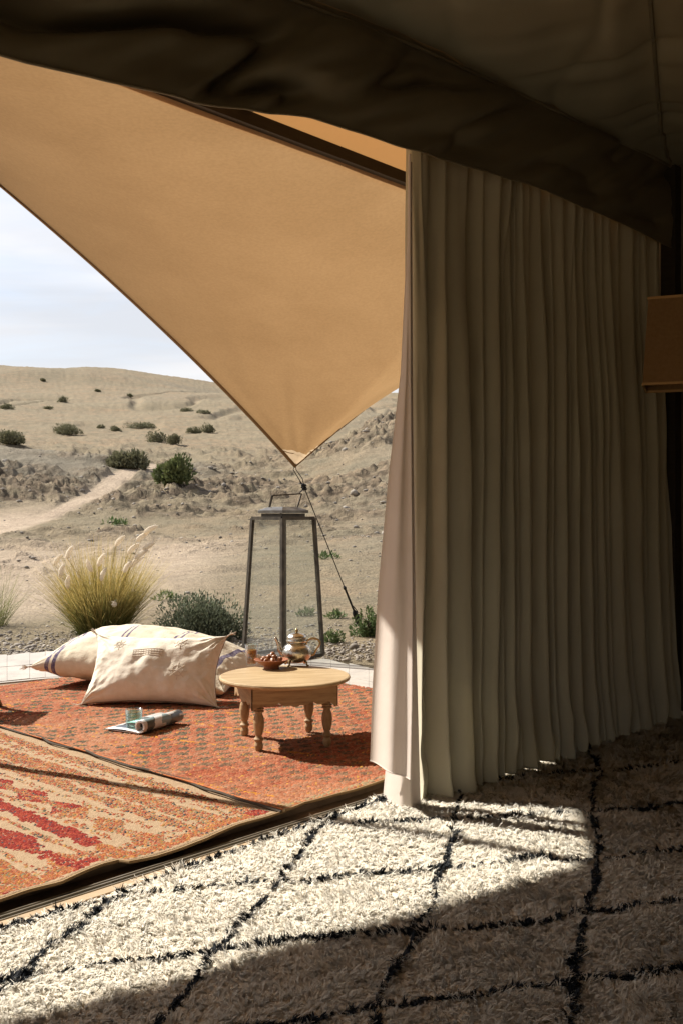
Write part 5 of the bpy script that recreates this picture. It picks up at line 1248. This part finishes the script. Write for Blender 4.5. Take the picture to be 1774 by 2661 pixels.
# scrub bushes on the hills: pixel centre of the foot, width px, height px
bushes = [
 (452, 1250, 112, 75, 'bright green bush at the bend of the sandy wash', 1), (328, 1215, 105, 55, 'olive bush above and left of the bright green one', 0), (22, 1152, 95, 42, 'wide bush cut by the left border on the hillside', 0),
 (174, 1128, 108, 28, 'broad low bush on the slope under the big hill', 0), (407, 1148, 62, 34, 'bush left in the pair below the hill', 0), (455, 1152, 45, 26, 'smaller bush right in the pair below the hill', 0),
 (366, 1113, 80, 20, 'flat scrub in the upper row above the bush pair', 0), (298, 1120, 38, 16, 'small scrub left of the flat one in the upper row', 0), (505, 1126, 48, 20, 'low bush left in the twin clumps near the awning edge', 0), (543, 1123, 45, 24, 'low bush right in the twin clumps near the awning edge', 0),
 (165, 1045, 30, 14, 'small dark scrub high on the hill face, left part', 0), (127, 1064, 30, 9, 'flat scrub just below left of the hill scrub', 0), (18, 1063, 38, 14, 'scrub on the hill face at the left border', 0), (484, 1070, 34, 12, 'scrub on the right shoulder of the hill', 0), (532, 1074, 42, 11, 'wider scrub on the right shoulder beside the awning edge', 0),
 (255, 1018, 18, 6, 'tiny scrub near the hill top, centre', 0), (338, 1030, 16, 7, 'tiny scrub right of centre near the hill top', 0), (112, 991, 12, 6, 'tiny dark scrub nearest the ridge at left', 0), (262, 1112, 22, 8, 'little scrub at the left end of the upper row', 0)]
for i, (px_, py_, wp, hp_, lb, kd) in enumerate(bushes):
    p = ray_ground(px_, py_, 20); s = p.y / F; o = root('scrub_bush', lb, 'bush')
    o.location = (0, 0, 0); n = int(min(4200, 350 + wp * hp_ * 0.9)); lf = max(0.09, 1.9 * s)
    leafcloud('foliage', o, (p.x, p.y, p.z - .05), n, (wp * s / 2 * 1.05, wp * s / 2 * .8, hp_ * s * 0.98), M['leaff2'] if kd else M['leaff'], 100 + i, (lf * 2.2, lf * .55), 9)
    if wp > 40: twigs('twigs', o, (p.x, p.y, p.z - .05), (wp * s * .35, wp * s * .3, hp_ * s * .7), 9, M['twig'], i, .03)

# ------------------------------------------------------------------ gravel: loose stones around the terrace and on the slopes
ico = bmesh.new(); bmesh.ops.create_icosphere(ico, subdivisions=1, radius=1); iv = np.array([v_.co[:] for v_ in ico.verts]); ifc = np.array([[v_.index for v_ in f.verts] for f in ico.faces]); ico.free()
def stones(name, x, y, size, seed, m):
    n = len(x); r = np.random.default_rng(seed); z = terrain(x, y)[0]
    sc = size[:, None] * r.uniform(.6, 1.3, (n, 3)) * np.array([1, 1, .6]); a = r.uniform(0, 6.28, n); c_, s_ = np.cos(a), np.sin(a)
    jit = 1 + r.uniform(-.22, .22, (n, len(iv)))
    vx = iv[None] * sc[:, None, :] * jit[..., None]
    V_ = np.stack([vx[..., 0] * c_[:, None] - vx[..., 1] * s_[:, None] + x[:, None], vx[..., 0] * s_[:, None] + vx[..., 1] * c_[:, None] + y[:, None], vx[..., 2] + z[:, None] + size[:, None] * .15], -1).reshape(-1, 3)
    Fc = (np.arange(n)[:, None, None] * len(iv) + ifc[None]).reshape(-1, 3); o = mesh_np(name, V_, Fc, m); o['kind'] = 'stuff'; return o
n = 9000; D = np.sqrt(rng.uniform(8.0 ** 2, 10.6 ** 2, n)); a = rng.uniform(-.42, .10, n); X = a * D; Y = D
fx = np.array([p.x for p in far_edge]); fy = np.array([p.y for p in far_edge]); k = Y > np.interp(X, fx, fy) + .03
# clustered: denser next to the terrace
k &= (rng.random(n) < np.clip(1.25 - (Y - np.interp(X, fx, fy)) * .5, .12, 1))
stones('gravel', X[k], Y[k], rng.lognormal(-4.5, .45, k.sum()), 3, M['gravel'])
n = 5200; D = np.exp(rng.uniform(math.log(10.5), math.log(65), n)); a = rng.uniform(-.42, .12, n); X, Y = a * D, D
tzz, s1, r1 = terrain(X, Y); k = rng.random(n) < (0.12 + .8 * r1) * (1 - .8 * s1)
stones('loose_rocks', X[k], Y[k], (rng.lognormal(-4.1, .5, n) * np.clip(D / 14, .8, 6))[k], 4, M['gravel'])
